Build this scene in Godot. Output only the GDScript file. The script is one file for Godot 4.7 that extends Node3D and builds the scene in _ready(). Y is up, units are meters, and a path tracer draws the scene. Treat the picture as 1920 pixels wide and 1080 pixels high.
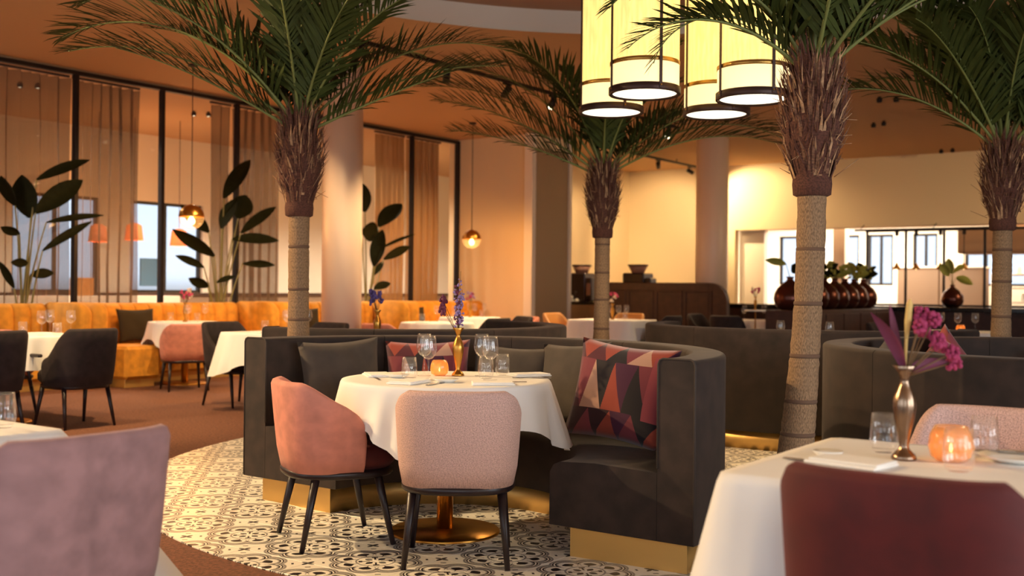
extends Node3D
# A restaurant room. The origin is the middle of the round tiled floor; x runs towards the bar's right end, -z towards the far wall.

var rng := RandomNumberGenerator.new()
var taken := {}
var cache := {}
var M := {}
var noise_tex := {}

const RIGHT := Vector3(.813, 0, -.582)
const AWAY := Vector3(-.582, 0, -.813)
const CEIL := 3.9

# ---------------------------------------------------------------- naming
func numbered(called: String) -> String:
	if not taken.has(called):
		taken[called] = 0
		return called
	taken[called] += 1
	return "%s_%03d" % [called, taken[called]]

func thing(called: String, label: String, category: String, at := Vector3.ZERO, turn := 0.0, group := "") -> Node3D:
	var o := Node3D.new()
	o.name = numbered(called)
	add_child(o)
	o.position = at
	o.rotation.y = turn
	o.set_meta("label", label)
	o.set_meta("category", category)
	if group != "":
		o.set_meta("group", group)
	return o

func structure(called: String, at := Vector3.ZERO) -> Node3D:
	var o := Node3D.new()
	o.name = called
	add_child(o)
	o.position = at
	o.set_meta("kind", "structure")
	return o

func part(parent: Node3D, called: String, mesh: Mesh, mat: Material, label := "") -> MeshInstance3D:
	var o := MeshInstance3D.new()
	o.name = called
	o.mesh = mesh
	o.material_override = mat
	parent.add_child(o, true)
	if label != "":
		o.set_meta("label", label)
	return o

func made(st: SurfaceTool) -> ArrayMesh:
	st.generate_normals()
	return st.commit()

func keep(key: String, build: Callable) -> Mesh:
	if not cache.has(key):
		cache[key] = build.call()
	return cache[key]

# ---------------------------------------------------------------- shapes
func S() -> SurfaceTool:
	var st := SurfaceTool.new()
	st.begin(Mesh.PRIMITIVE_TRIANGLES)
	return st

func soup(st: SurfaceTool, v: PackedVector3Array, smooth := true, uv := PackedVector2Array()) -> void:
	var vol := 0.0
	for i in range(0, v.size(), 3):
		vol += v[i].dot(v[i + 1].cross(v[i + 2]))
	st.set_smooth_group(0 if smooth else -1)
	for i in range(0, v.size(), 3):
		var order := [0, 2, 1] if vol > 0.0 else [0, 1, 2]
		for k in order:
			if uv.size():
				st.set_uv(uv[i + k])
			st.add_vertex(v[i + k])

func convex(st: SurfaceTool, v: PackedVector3Array, c: Vector3) -> void:
	st.set_smooth_group(-1)
	for i in range(0, v.size(), 3):
		var n := (v[i + 1] - v[i]).cross(v[i + 2] - v[i])
		var out := n.dot((v[i] + v[i + 1] + v[i + 2]) / 3.0 - c) > 0.0
		st.add_vertex(v[i])
		st.add_vertex(v[i + 2] if out else v[i + 1])
		st.add_vertex(v[i + 1] if out else v[i + 2])

func cbox(st: SurfaceTool, c: Vector3, size: Vector3, bevel := 0.0, basis := Basis()) -> void:
	var h := size / 2.0
	var b := minf(bevel, minf(h.x, minf(h.y, h.z)) * .98)
	var v := PackedVector3Array()
	var pt := func(s: Vector3, axis: int) -> Vector3:
		var q := Vector3(s.x * h.x, s.y * h.y, s.z * h.z)
		for k in 3:
			if k != axis:
				q[k] -= s[k] * b
		return c + basis * q
	for axis in 3:
		var a1 := (axis + 1) % 3
		var a2 := (axis + 2) % 3
		for sg in [-1.0, 1.0]:
			var q := []
			for w in [[-1, -1], [1, -1], [1, 1], [-1, 1]]:
				var s := Vector3.ZERO
				s[axis] = sg
				s[a1] = w[0]
				s[a2] = w[1]
				q.append(pt.call(s, axis))
			v.append_array([q[0], q[1], q[2], q[0], q[2], q[3]])
		if b > 0.0:
			for sg1 in [-1.0, 1.0]:
				for sg2 in [-1.0, 1.0]:
					var lo := Vector3.ZERO
					lo[a1] = sg1
					lo[a2] = sg2
					var hi := lo
					lo[axis] = -1.0
					hi[axis] = 1.0
					v.append_array([pt.call(lo, a1), pt.call(hi, a1), pt.call(hi, a2), pt.call(lo, a1), pt.call(hi, a2), pt.call(lo, a2)])
	if b > 0.0:
		for sx in [-1.0, 1.0]:
			for sy in [-1.0, 1.0]:
				for sz in [-1.0, 1.0]:
					var s := Vector3(sx, sy, sz)
					v.append_array([pt.call(s, 0), pt.call(s, 1), pt.call(s, 2)])
	convex(st, v, c)

func box_mesh(size: Vector3, bevel := 0.0, c := Vector3.ZERO) -> ArrayMesh:
	var st := S()
	cbox(st, c, size, bevel)
	return made(st)

# a mesh of rows of points; closed joins each row's last point to its first
func grid(st: SurfaceTool, rows: Array, closed := false, smooth := true, uvs: Array = []) -> void:
	var v := PackedVector3Array()
	var t := PackedVector2Array()
	for i in rows.size() - 1:
		var a: PackedVector3Array = rows[i]
		var b: PackedVector3Array = rows[i + 1]
		var n := a.size()
		for j in (n if closed else n - 1):
			var k := (j + 1) % n
			v.append_array([a[j], b[j], b[k], a[j], b[k], a[k]])
			if uvs.size():
				var ua: PackedVector2Array = uvs[i]
				var ub: PackedVector2Array = uvs[i + 1]
				t.append_array([ua[j], ub[j], ub[k], ua[j], ub[k], ua[k]])
	soup(st, v, smooth, t)

func lathe(st: SurfaceTool, prof: Array, seg := 24, at := Vector3.ZERO, basis := Basis()) -> void:
	var rows := []
	for p in prof:
		var row := PackedVector3Array()
		for j in seg:
			var a := TAU * j / seg
			row.append(at + basis * Vector3(p[0] * cos(a), p[1], p[0] * sin(a)))
		rows.append(row)
	grid(st, rows, true)

func tube(st: SurfaceTool, pts: PackedVector3Array, radii: PackedFloat32Array, sides := 8, caps := true) -> void:
	var rows := []
	var side := Vector3.ZERO
	for i in pts.size():
		var d := (pts[mini(i + 1, pts.size() - 1)] - pts[maxi(i - 1, 0)]).normalized()
		if side == Vector3.ZERO:
			side = d.cross(Vector3.UP if absf(d.y) < .9 else Vector3.RIGHT).normalized()
		side = (side - d * side.dot(d)).normalized()
		var up := d.cross(side)
		var row := PackedVector3Array()
		var r := radii[mini(i, radii.size() - 1)]
		for j in sides:
			var a := TAU * j / sides
			row.append(pts[i] + (side * cos(a) + up * sin(a)) * r)
		rows.append(row)
	if caps:
		var first := PackedVector3Array()
		var last := PackedVector3Array()
		for j in sides:
			first.append(pts[0])
			last.append(pts[pts.size() - 1])
		rows.push_front(first)
		rows.push_back(last)
	grid(st, rows, true)

func rod(st: SurfaceTool, a: Vector3, b: Vector3, r0: float, r1: float, sides := 10) -> void:
	tube(st, PackedVector3Array([a, b]), PackedFloat32Array([r0, r1]), sides)

# a slab with the outline pts (x, z) and a rounded rim
func slab(st: SurfaceTool, pts: PackedVector2Array, y0: float, y1: float, r: float, dome := 0.0) -> void:
	var c := Vector2.ZERO
	for p in pts:
		c += p
	c /= pts.size()
	var rows := []
	var levels := [[0.0, y0], [1.0, y0], [2.0, y0 + r], [2.0, y1 - r], [1.5, y1 - r * .3], [1.0, y1], [.5, y1 + dome * .8], [0.0, y1 + dome]]
	for l in levels:
		var row := PackedVector3Array()
		for p in pts:
			var away := p - c
			var q := c
			if l[0] >= 1.0:
				q = c + away * (1.0 - (2.0 - l[0]) * r / maxf(away.length(), .001))
			elif l[0] > 0.0:
				q = c + away * .55
			row.append(Vector3(q.x, l[1], q.y))
		rows.append(row)
	grid(st, rows, true)

func superellipse(w: float, d: float, n := 3.0, count := 40) -> PackedVector2Array:
	var out := PackedVector2Array()
	for i in count:
		var a := TAU * i / count
		out.append(Vector2(signf(cos(a)) * pow(absf(cos(a)), 2.0 / n) * w, signf(sin(a)) * pow(absf(sin(a)), 2.0 / n) * d))
	return out

# a closed outline of (radius, height) swept round the y axis from one angle to another, with end caps; it runs through the -z half
func arc(st: SurfaceTool, prof: PackedVector2Array, a0: float, a1: float, seg: int) -> void:
	var rows := []
	for i in seg + 1:
		var a := lerpf(a0, a1, float(i) / seg)
		var row := PackedVector3Array()
		for p in prof:
			row.append(Vector3(p.x * cos(a), p.y, -p.x * sin(a)))
		rows.append(row)
	grid(st, rows, true)
	var idx := Geometry2D.triangulate_polygon(prof)
	for e in [0, seg]:
		var v := PackedVector3Array()
		for i in idx:
			v.append(rows[e][i])
		var inner: Vector3 = rows[seg / 2][0]
		convex(st, v, inner)

func rounded_profile(x0: float, y0: float, x1: float, y1: float, r: float, n := 5) -> PackedVector2Array:
	var out := PackedVector2Array([Vector2(x0, y0), Vector2(x1, y0)])
	for i in n + 1:
		var a := PI / 2 * i / n
		out.append(Vector2(x1 - r + r * cos(a), y1 - r + r * sin(a)))
	for i in n + 1:
		var a := PI / 2 + PI / 2 * i / n
		out.append(Vector2(x0 + r + r * cos(a), y1 - r + r * sin(a)))
	return out

# ---------------------------------------------------------------- materials
func noise_texture(key: String, freq: float, lo: float, hi: float, octaves := 4, seed_ := 1) -> ImageTexture:
	if not noise_tex.has(key):
		var f := FastNoiseLite.new()
		f.seed = seed_
		f.noise_type = FastNoiseLite.TYPE_SIMPLEX_SMOOTH
		f.frequency = freq
		f.fractal_octaves = octaves
		var im := f.get_seamless_image(256, 256)
		im.convert(Image.FORMAT_L8)
		var data := im.get_data()
		for i in data.size():
			data[i] = int(clampf(lerpf(lo, hi, data[i] / 255.0), 0, 1) * 255)
		noise_tex[key] = ImageTexture.create_from_image(Image.create_from_data(256, 256, false, Image.FORMAT_L8, data))
	return noise_tex[key]

func mat(key: String, r: float, g: float, b: float, rough := .7, metal := 0.0) -> StandardMaterial3D:
	var m := StandardMaterial3D.new()
	m.resource_name = key
	m.albedo_color = Color8(int(r), int(g), int(b))
	m.roughness = rough
	m.metallic = metal
	m.cull_mode = BaseMaterial3D.CULL_DISABLED
	M[key] = m
	return m

func mottle(m: StandardMaterial3D, tex: String, scale: float, world := true) -> void:
	m.albedo_texture = noise_tex[tex]
	m.uv1_triplanar = true
	m.uv1_world_triplanar = world
	m.uv1_scale = Vector3.ONE * scale

func relief(m: StandardMaterial3D, tex: String, depth: float) -> void:
	m.heightmap_enabled = true
	m.heightmap_texture = noise_tex[tex]
	m.heightmap_scale = depth

func cloth_sheen(m: StandardMaterial3D, amount: float, tint := .6) -> void:
	m.rim_enabled = true
	m.rim = amount
	m.rim_tint = tint

func glow(m: StandardMaterial3D, c: Color, energy: float) -> void:
	m.emission_enabled = true
	m.emission = c
	m.emission_energy_multiplier = energy

func materials() -> void:
	noise_texture("soft", .012, .8, 1.05, 4, 3)
	noise_texture("fine", .09, .68, 1.12, 3, 5)
	noise_texture("grain", .25, .55, 1.2, 2, 7)
	noise_texture("blotch", .02, .62, 1.12, 5, 11)
	noise_texture("bark", .05, .52, 1.2, 5, 13)
	noise_texture("speckle", .16, .62, 1.24, 2, 17)
	var m := mat("carpet", 122, 76, 54, .95)
	mottle(m, "fine", 1.6)
	relief(m, "grain", .4)
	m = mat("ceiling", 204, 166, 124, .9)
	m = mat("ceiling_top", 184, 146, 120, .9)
	m = mat("fascia", 226, 214, 202, .9)
	m = mat("wall", 230, 209, 172, .9)
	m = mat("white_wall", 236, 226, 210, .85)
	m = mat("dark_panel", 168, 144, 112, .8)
	m = mat("stone", 232, 206, 184, .4)
	m = mat("black_metal", 30, 22, 22, .45, .3)
	m = mat("brass", 196, 142, 66, .3, 1.0)
	m = mat("pewter", 142, 118, 98, .25, 1.0)
	m = mat("plinth", 222, 180, 108, .45, .85)
	m = mat("booth", 51, 36, 29, .85)
	mottle(m, "blotch", 1.3)
	cloth_sheen(m, .35, .5)
	m = mat("booth_piping", 58, 48, 42, .85)
	m = mat("pink_velvet", 216, 138, 116, .8)
	mottle(m, "soft", 2.5)
	cloth_sheen(m, .7, .7)
	m = mat("pink_boucle", 218, 179, 166, .95)
	mottle(m, "speckle", 4.2)
	relief(m, "speckle", .35)
	m = mat("mauve_felt", 166, 126, 124, .95)
	mottle(m, "soft", 2.5)
	cloth_sheen(m, .5, .5)
	m = mat("red_velvet", 88, 17, 13, .8)
	mottle(m, "soft", 2.0)
	cloth_sheen(m, .8, .6)
	m = mat("dark_velvet", 46, 32, 32, .85)
	mottle(m, "blotch", 2.0)
	cloth_sheen(m, .25, .5)
	m = mat("yellow_velvet", 224, 152, 44, .8)
	mottle(m, "soft", 2.0)
	cloth_sheen(m, .6, .8)
	m = mat("green_fur", 62, 50, 26, 1.0)
	mottle(m, "grain", 4.0)
	relief(m, "grain", 1.5)
	m = mat("grey_velvet", 72, 62, 54, .85)
	mottle(m, "soft", 2.0)
	cloth_sheen(m, .35, .5)
	m = mat("dark_wood", 34, 20, 22, .38)
	m = mat("tan_wood", 190, 132, 70, .5)
	m = mat("brown_wood", 70, 40, 32, .5)
	mottle(m, "soft", 1.5)
	m = mat("cloth", 238, 234, 228, .9)
	m = mat("napkin", 244, 240, 232, .9)
	m = mat("porcelain", 240, 236, 226, .3)
	m = mat("steel", 190, 186, 182, .22, 1.0)
	m = mat("glass", 255, 255, 255, .03)
	m.transparency = BaseMaterial3D.TRANSPARENCY_ALPHA
	m.albedo_color.a = .012
	m = mat("pane", 255, 252, 246, .03)
	m.metallic_specular = .35
	m.transparency = BaseMaterial3D.TRANSPARENCY_ALPHA
	m.albedo_color.a = .03
	m = mat("amber", 232, 176, 100, .2)
	m.transparency = BaseMaterial3D.TRANSPARENCY_ALPHA
	m.albedo_color.a = .3
	m.backlight_enabled = true
	m.backlight = Color(.6, .46, .26)
	m = mat("flame", 255, 220, 150, .5)
	glow(m, Color8(255, 205, 120), 9.0)
	m = mat("wax", 240, 226, 196, .6)
	m = mat("leaf", 64, 74, 32, .6)
	mottle(m, "soft", 3.0)
	m.backlight_enabled = true
	m.metallic_specular = .3
	m.backlight = Color(.14, .16, .04)
	m = mat("rachis", 112, 118, 60, .6)
	m = mat("bark", 164, 130, 96, .9)
	mottle(m, "bark", 7.0, false)
	m.uv1_scale = Vector3(14, 4, 14)
	relief(m, "bark", .6)
	m = mat("bark_ring", 104, 78, 60, .9)
	m = mat("fibre", 98, 58, 44, .95)
	mottle(m, "bark", 6.0, false)
	m = mat("fibre_pale", 190, 148, 110, .95)
	mottle(m, "blotch", 5.0, false)
	m = mat("fibre_mid", 132, 92, 68, .95)
	mottle(m, "bark", 6.0, false)
	m = mat("paddle", 32, 33, 12, .7)
	m.metallic_specular = .2
	mottle(m, "soft", 3.0)
	m = mat("stalk", 118, 108, 56, .5)
	m = mat("sheer", 118, 84, 52, 1.0)
	m.transparency = BaseMaterial3D.TRANSPARENCY_ALPHA
	m.albedo_color.a = .7
	m = mat("drape", 176, 130, 76, 1.0)
	m.transparency = BaseMaterial3D.TRANSPARENCY_ALPHA
	m.albedo_color.a = .8
	m = mat("shade", 250, 214, 140, .9)
	mottle(m, "soft", 1.5, false)
	glow(m, Color8(255, 218, 126), 1.4)
	m.emission_texture = noise_tex["soft"]
	m.emission_operator = BaseMaterial3D.EMISSION_OP_MULTIPLY
	m.uv1_scale = Vector3(9, 1.2, 9)
	m = mat("shade_hem", 255, 236, 196, .9)
	glow(m, Color8(255, 228, 164), 1.1)
	m = mat("diffuser", 255, 248, 230, .6)
	glow(m, Color8(255, 244, 214), 2.2)
	m = mat("added_panel_glow", 255, 250, 240, .6)
	glow(m, Color8(255, 246, 230), 1.0)
	m = mat("lens", 255, 246, 226, .4)
	glow(m, Color8(255, 236, 196), 6.0)
	m = mat("bulb", 255, 230, 180, .4)
	glow(m, Color8(255, 210, 130), 7.0)
	m = mat("bronze", 66, 44, 38, .45, .4)
	m = mat("gold_band", 190, 146, 76, .35, .9)
	m = mat("copper", 92, 50, 40, .26, .75)
	relief(m, "fine", 1.2)
	m = mat("marble", 36, 30, 30, .12)
	mottle(m, "blotch", 2.0)
	m = mat("magenta", 158, 52, 92, .9)
	m = mat("pink_petal", 206, 74, 118, .9)
	m = mat("plum_leaf", 104, 36, 66, .6)
	m = mat("lilac", 146, 122, 170, .9)
	m = mat("violet", 88, 72, 130, .9)
	m = mat("straw", 214, 180, 110, .9)
	m = mat("dry_stem", 112, 84, 54, .9)
	m = mat("cream_petal", 236, 214, 190, .9)
	m = mat("orange_shade", 206, 104, 50, .7)
	glow(m, Color8(206, 104, 50), .08)
	m = mat("blue_print", 76, 120, 156, .7)
	m = mat("yellow_leaf", 150, 150, 60, .6)
	m = mat("taupe", 150, 122, 98, .7)
	m = mat("counter", 184, 152, 112, .5)
	m = mat("machine", 44, 26, 26, .35)
	m = mat("smoke", 150, 110, 96, .1)
	m = mat("yellow_print", 236, 186, 70, .7)

# ---------------------------------------------------------------- camera, sky, light
func spot(at: Vector3, aim: Vector3, energy: float, angle: float, color: Color, size := .04, parent: Node3D = self) -> SpotLight3D:
	var l := SpotLight3D.new()
	l.name = "spot_light"
	parent.add_child(l, true)
	l.global_position = at
	l.look_at_from_position(at, aim, Vector3.UP if absf((aim - at).normalized().y) < .98 else Vector3.RIGHT)
	l.light_energy = energy
	l.light_color = color
	l.spot_angle = angle
	l.spot_range = 30.0
	l.spot_attenuation = 2.0
	l.spot_angle_attenuation = .6
	l.light_size = size
	l.shadow_enabled = true
	return l

func area(at: Vector3, aim: Vector3, w: float, h: float, energy: float, color: Color) -> AreaLight3D:
	var l := AreaLight3D.new()
	l.name = "area_light"
	add_child(l, true)
	l.look_at_from_position(at, aim, Vector3.UP if absf((aim - at).normalized().y) < .98 else Vector3.RIGHT)
	l.area_size = Vector2(w, h)
	l.light_energy = energy
	l.light_color = color
	l.area_range = 40.0
	l.shadow_enabled = true
	return l

func omni(parent: Node3D, at: Vector3, energy: float, color: Color, size := .03) -> OmniLight3D:
	var l := OmniLight3D.new()
	l.name = "bulb_light"
	parent.add_child(l, true)
	l.position = at
	l.light_energy = energy
	l.light_color = color
	l.omni_range = 30.0
	l.omni_attenuation = 2.0
	l.light_size = size
	l.shadow_enabled = true
	return l

const WARM := Color(1.0, .85, .63)
const DAY := Color(.95, .98, 1.0)

func view() -> void:
	var cam := Camera3D.new()
	cam.name = "camera"
	add_child(cam)
	var back := -AWAY
	cam.transform = Transform3D(Basis(RIGHT, Vector3.UP, back).orthonormalized(), Vector3(3.3706, 1.2, 6.5635))
	cam.rotate_object_local(Vector3(0, 0, 1), .01)
	var lens := CameraAttributesPhysical.new()
	lens.frustum_focal_length = 38.4
	lens.frustum_focus_distance = 5.1
	lens.exposure_aperture = 2.5
	lens.frustum_near = .05
	lens.frustum_far = 200.0
	cam.attributes = lens
	cam.fov = rad_to_deg(2.0 * atan(540.0 / 2050.0))
	cam.current = true
	var we := WorldEnvironment.new()
	we.name = "surroundings"
	var e := Environment.new()
	var sky := Sky.new()
	var sm := ProceduralSkyMaterial.new()
	sm.sky_top_color = Color8(160, 188, 216)
	sm.sky_horizon_color = Color8(196, 212, 230)
	sm.ground_bottom_color = Color8(120, 124, 128)
	sm.ground_horizon_color = Color8(180, 192, 206)
	sm.sky_energy_multiplier = 1.25
	sky.sky_material = sm
	e.background_mode = Environment.BG_SKY
	e.sky = sky
	e.tonemap_mode = Environment.TONE_MAPPER_LINEAR
	e.tonemap_exposure = 1.06
	e.sdfgi_enabled = true
	e.ssao_enabled = true
	e.ssil_enabled = true
	we.environment = e
	add_child(we)
	# daylight through the windows behind and to the right of the camera
	for z in [6.6, 2.4]:
		area(Vector3(8.9, 1.9, z), Vector3(0, 1.5, z), 3.0, 2.6, 19.0, DAY)
	for x in [5.6, 1.2, -3.2]:
		area(Vector3(x, 1.9, 9.9), Vector3(x, 1.5, 0), 3.0, 2.6, 5.0, DAY)
	# the kitchen behind the bar, brightened from added ceiling panels (see added_ceiling_panels)
	area(Vector3(-5.2, 2.95, -17.6), Vector3(-5.2, 0, -17.6), 2.0, 5.0, 50.0, Color(1, .96, .88))
	area(Vector3(-.6, 2.95, -17.6), Vector3(-.6, 0, -17.6), 2.0, 3.0, 16.0, Color(1, .86, .68))

# ---------------------------------------------------------------- the room
func wall_box(parent: Node3D, called: String, lo: Vector3, hi: Vector3, m: Material) -> void:
	var o := part(parent, called, box_mesh(hi - lo), m)
	o.position = (lo + hi) / 2.0

func tile_texture() -> ImageTexture:
	var n := 400
	var im := Image.create(n, n, false, Image.FORMAT_RGB8)
	var ground := Color8(246, 240, 226)
	var ink := Color8(38, 33, 37)
	var grey := Color8(150, 146, 142)
	for j in n:
		for i in n:
			var p := Vector2((i + .5) / n - .5, (j + .5) / n - .5)
			var c := ground
			var r := p.length()
			var th := fposmod(p.angle(), PI / 4) - PI / 8
			# position seen from the middle of the nearest of eight lobes: q.x outwards, q.y sideways
			var q := Vector2(r * cos(th) - .315, r * sin(th))
			var ql := q.length()
			var outer := r > .30
			if outer and absf(ql - .126) < .0095:
				c = ink
			elif outer and absf(ql - .16) < .0085:
				c = ink
			elif outer and ql > .174 and ql < .2:
				c = grey
			elif ql < .128 or r < .3:
				# a spade in each lobe
				var y := q.x + .055
				var w := 0.0
				if y > -.02 and y < .105:
					w = .072 * sin(PI * clampf((y + .02) / .125, 0, 1)) * (.55 + .9 * clampf(y / .105, 0, 1))
				if absf(q.y) < w:
					c = ink
				elif y > -.07 and y <= -.015 and absf(q.y) < .006:
					c = ink
				if absf(ql - .108) < .004 and r > .25:
					c = grey
				if absf(r - .205) < .01:
					c = grey
				# the small star in the middle
				var s4 := Vector2(absf(p.x), absf(p.y))
				if s4.x < s4.y:
					s4 = Vector2(s4.y, s4.x)
				if s4.x > .045 and s4.x < .15 and s4.y < .034 * sin(PI * (s4.x - .045) / .105):
					c = ink
				var d4 := Vector2((p.x + p.y) * .7071, (p.x - p.y) * .7071).abs()
				if d4.x < d4.y:
					d4 = Vector2(d4.y, d4.x)
				if d4.x > .06 and d4.x < .18 and d4.y < (.009 if d4.x < .14 else .032):
					c = ink
			# the cross at the corners and its little dashes
			var k := Vector2(.5 - absf(p.x), .5 - absf(p.y))
			if k.x < k.y:
				k = Vector2(k.y, k.x)
			if k.x < .085 and k.y < .009 + .014 * sin(PI * k.x / .085):
				c = ink
			var kd := Vector2((k.x + k.y) * .7071, absf(k.x - k.y) * .7071)
			if absf(kd.x - .16) < .012 and kd.y < .03:
				c = ink
			im.set_pixel(i, j, c)
	return ImageTexture.create_from_image(im)

func tile_mesh(poly: PackedVector2Array, uv0: Vector2) -> ArrayMesh:
	# poly lies in the tile's own (x, z); a small chamfer runs round the top
	var st := S()
	var c := Vector2.ZERO
	for p in poly:
		c += p
	c /= poly.size()
	var n := poly.size()
	var ring := func(p: Vector2, inset: float, y: float) -> Vector3:
		var q := p - (p - c).normalized() * inset
		return Vector3(q.x, y, q.y)
	var put := func(v: Vector3) -> void:
		st.set_uv(uv0 + Vector2(v.x, v.z) / .4087)
		st.add_vertex(v)
	st.set_smooth_group(-1)
	for i in n:
		var a := poly[i]
		var b := poly[(i + 1) % n]
		var t0: Vector3 = ring.call(a, .0022, .006)
		var t1: Vector3 = ring.call(b, .0022, .006)
		var m0: Vector3 = ring.call(a, .0008, .0048)
		var m1: Vector3 = ring.call(b, .0008, .0048)
		var l0: Vector3 = ring.call(a, .0008, 0.0)
		var l1: Vector3 = ring.call(b, .0008, 0.0)
		var mid := Vector3(c.x, .006, c.y)
		for v in [[mid, t0, t1], [t0, m0, m1], [t0, m1, t1], [m0, l0, l1], [m0, l1, m1]]:
			var nn: Vector3 = (v[1] - v[0]).cross(v[2] - v[0])
			var out: bool = nn.dot((v[0] + v[1] + v[2]) / 3.0 - Vector3(c.x, 0.0, c.y)) > 0.0
			put.call(v[0])
			put.call(v[2] if out else v[1])
			put.call(v[1] if out else v[2])
	st.generate_normals()
	return st.commit()

func floor_and_tiles() -> void:
	var f := structure("floor")
	wall_box(f, "carpet", Vector3(-14, -.2, -20), Vector3(9.6, 0, 10.6), M.carpet)
	var tm := mat("tile", 255, 255, 255, .35)
	tm.albedo_texture = tile_texture()
	var step := .4087 / 2.0
	var origin := Vector2(-.8929, 3.2386)   # a cross of the print
	var edge := PackedVector2Array()
	for i in 120:
		edge.append(Vector2.from_angle(TAU * i / 120) * 3.42)
	var shown := []
	var rest := S()
	var eye := Vector2(3.37, 6.56)
	var fwd := Vector2(AWAY.x, AWAY.z)
	var rgt := Vector2(RIGHT.x, RIGHT.z)
	for i in range(-30, 30):
		for j in range(-30, 30):
			var at := origin + Vector2(i, j) * step
			var mid := at + Vector2.ONE * step / 2
			if mid.length() > 3.42 + .15:
				continue
			var sq := PackedVector2Array([Vector2.ZERO, Vector2(step, 0), Vector2(step, step), Vector2(0, step)])
			var whole := true
			for p in sq:
				if (at + p).length() > 3.415:
					whole = false
			if not whole:
				var moved := PackedVector2Array()
				for p in sq:
					moved.append(at + p)
				var cut := Geometry2D.intersect_polygons(moved, edge)
				if cut.is_empty():
					continue
				sq = PackedVector2Array()
				for p in cut[0]:
					sq.append(p - at)
			var uv0 := Vector2(posmod(i, 2), posmod(j, 2)) * .5 + Vector2(0.0, 0.0)
			var d := mid - eye
			var depth := d.dot(fwd)
			var u := 2050.0 * d.dot(rgt) / depth
			var v := 2050.0 * 1.2 / depth
			var under := false
			for m in [Vector2(0, 2.48), Vector2(0, -2.48), Vector2(2.48, 0), Vector2(-2.48, 0)]:
				var q: Vector2 = mid - m
				if q.length() < 1.2 and q.dot(m) < -.1 and q.length() > .85:
					under = true
			var seen := absf(u) < 1000 and v < 560 and depth < 9.5 and not under and mid.dot(Vector2(.3, 1.0)) > -.6 and (mid.x < 1.75 or mid.y < 0)
			shown.append([depth if seen else 1000.0 + depth, at, sq, uv0, whole])
	shown.sort_custom(func(a, b): return a[0] < b[0])
	var n := 0
	for t in shown:
		var mesh: ArrayMesh
		if t[4]:
			mesh = keep("tile%s" % t[3], tile_mesh.bind(t[2], t[3]))
		else:
			mesh = tile_mesh(t[2], t[3])
		if n < 290 and t[0] < 1000.0:
			var o := part(f, "tile", mesh, tm)
			o.position = Vector3(t[1].x, 0, t[1].y)
			n += 1
		else:
			rest.append_from(mesh, 0, Transform3D(Basis(), Vector3(t[1].x, 0, t[1].y)))
	var o := part(f, "tiles_beyond", rest.commit(), tm)
	o.set_meta("kind", "stuff")

func ceiling_parts() -> void:
	var c := structure("ceiling")
	var x0 := -13.6
	var x1 := 9.3
	var z0 := -15.5
	var z1 := 10.3
	var hole := 4.3
	var st := S()
	st.set_smooth_group(-1)
	var angles := []
	for i in 96:
		angles.append(TAU * i / 96)
	for p in [Vector2(x0, z0), Vector2(x1, z0), Vector2(x1, z1), Vector2(x0, z1)]:
		angles.append(fposmod(p.angle(), TAU))
	angles.sort()
	var far := func(a: float) -> Vector2:
		var d := Vector2.from_angle(a)
		var tx := (x1 if d.x > 0 else x0) / d.x if absf(d.x) > 1e-6 else 1e9
		var tz := (z1 if d.y > 0 else z0) / d.y if absf(d.y) > 1e-6 else 1e9
		return d * minf(tx, tz)
	for i in angles.size():
		var a: float = angles[i]
		var b: float = angles[(i + 1) % angles.size()]
		var i0 := Vector2.from_angle(a) * hole
		var i1 := Vector2.from_angle(b) * hole
		var o0: Vector2 = far.call(a)
		var o1: Vector2 = far.call(b)
		var v := [Vector3(i0.x, CEIL, i0.y), Vector3(o0.x, CEIL, o0.y), Vector3(o1.x, CEIL, o1.y), Vector3(i1.x, CEIL, i1.y)]
		for k in [0, 1, 2, 0, 2, 3]:
			st.add_vertex(v[k])
	part(c, "lower_ceiling", made(st), M.ceiling)
	st = S()
	var rows := []
	for y in [CEIL, CEIL + .24]:
		var row := PackedVector3Array()
		for i in 96:
			row.append(Vector3(cos(TAU * i / 96) * hole, y, sin(TAU * i / 96) * hole))
		rows.append(row)
	grid(st, rows, true)
	part(c, "recess_rim", made(st), M.fascia)
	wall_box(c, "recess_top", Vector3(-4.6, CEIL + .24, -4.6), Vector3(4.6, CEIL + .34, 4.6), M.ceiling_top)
	wall_box(c, "light_block_slab", Vector3(-14, CEIL + .34, -20), Vector3(9.6, CEIL + .5, 10.6), M.ceiling)  # extra slab added over all the ceilings to block light
	wall_box(c, "kitchen_ceiling", Vector3(-9.3, 3.0, -19.6), Vector3(3.2, 3.1, -15.7), M.white_wall)

func windowed_wall(called: String, along_x: bool, at: float, lo: float, hi: float, openings: Array, y0: float, y1: float, m: Material, thick := .2, top := 4.4) -> Node3D:
	var w := structure(called)
	var place := func(name_: String, a: float, b: float, ya: float, yb: float) -> void:
		if b - a < .01:
			return
		if along_x:
			wall_box(w, name_, Vector3(a, ya, at - thick / 2), Vector3(b, yb, at + thick / 2), m)
		else:
			wall_box(w, name_, Vector3(at - thick / 2, ya, a), Vector3(at + thick / 2, yb, b), m)
	place.call("wall_base", lo, hi, 0.0, y0)
	place.call("wall_head", lo, hi, y1, top)
	var from := lo
	for o in openings:
		place.call("pier", from, o[0], y0, y1)
		from = o[1]
	place.call("pier", from, hi, y0, y1)
	return w

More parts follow.
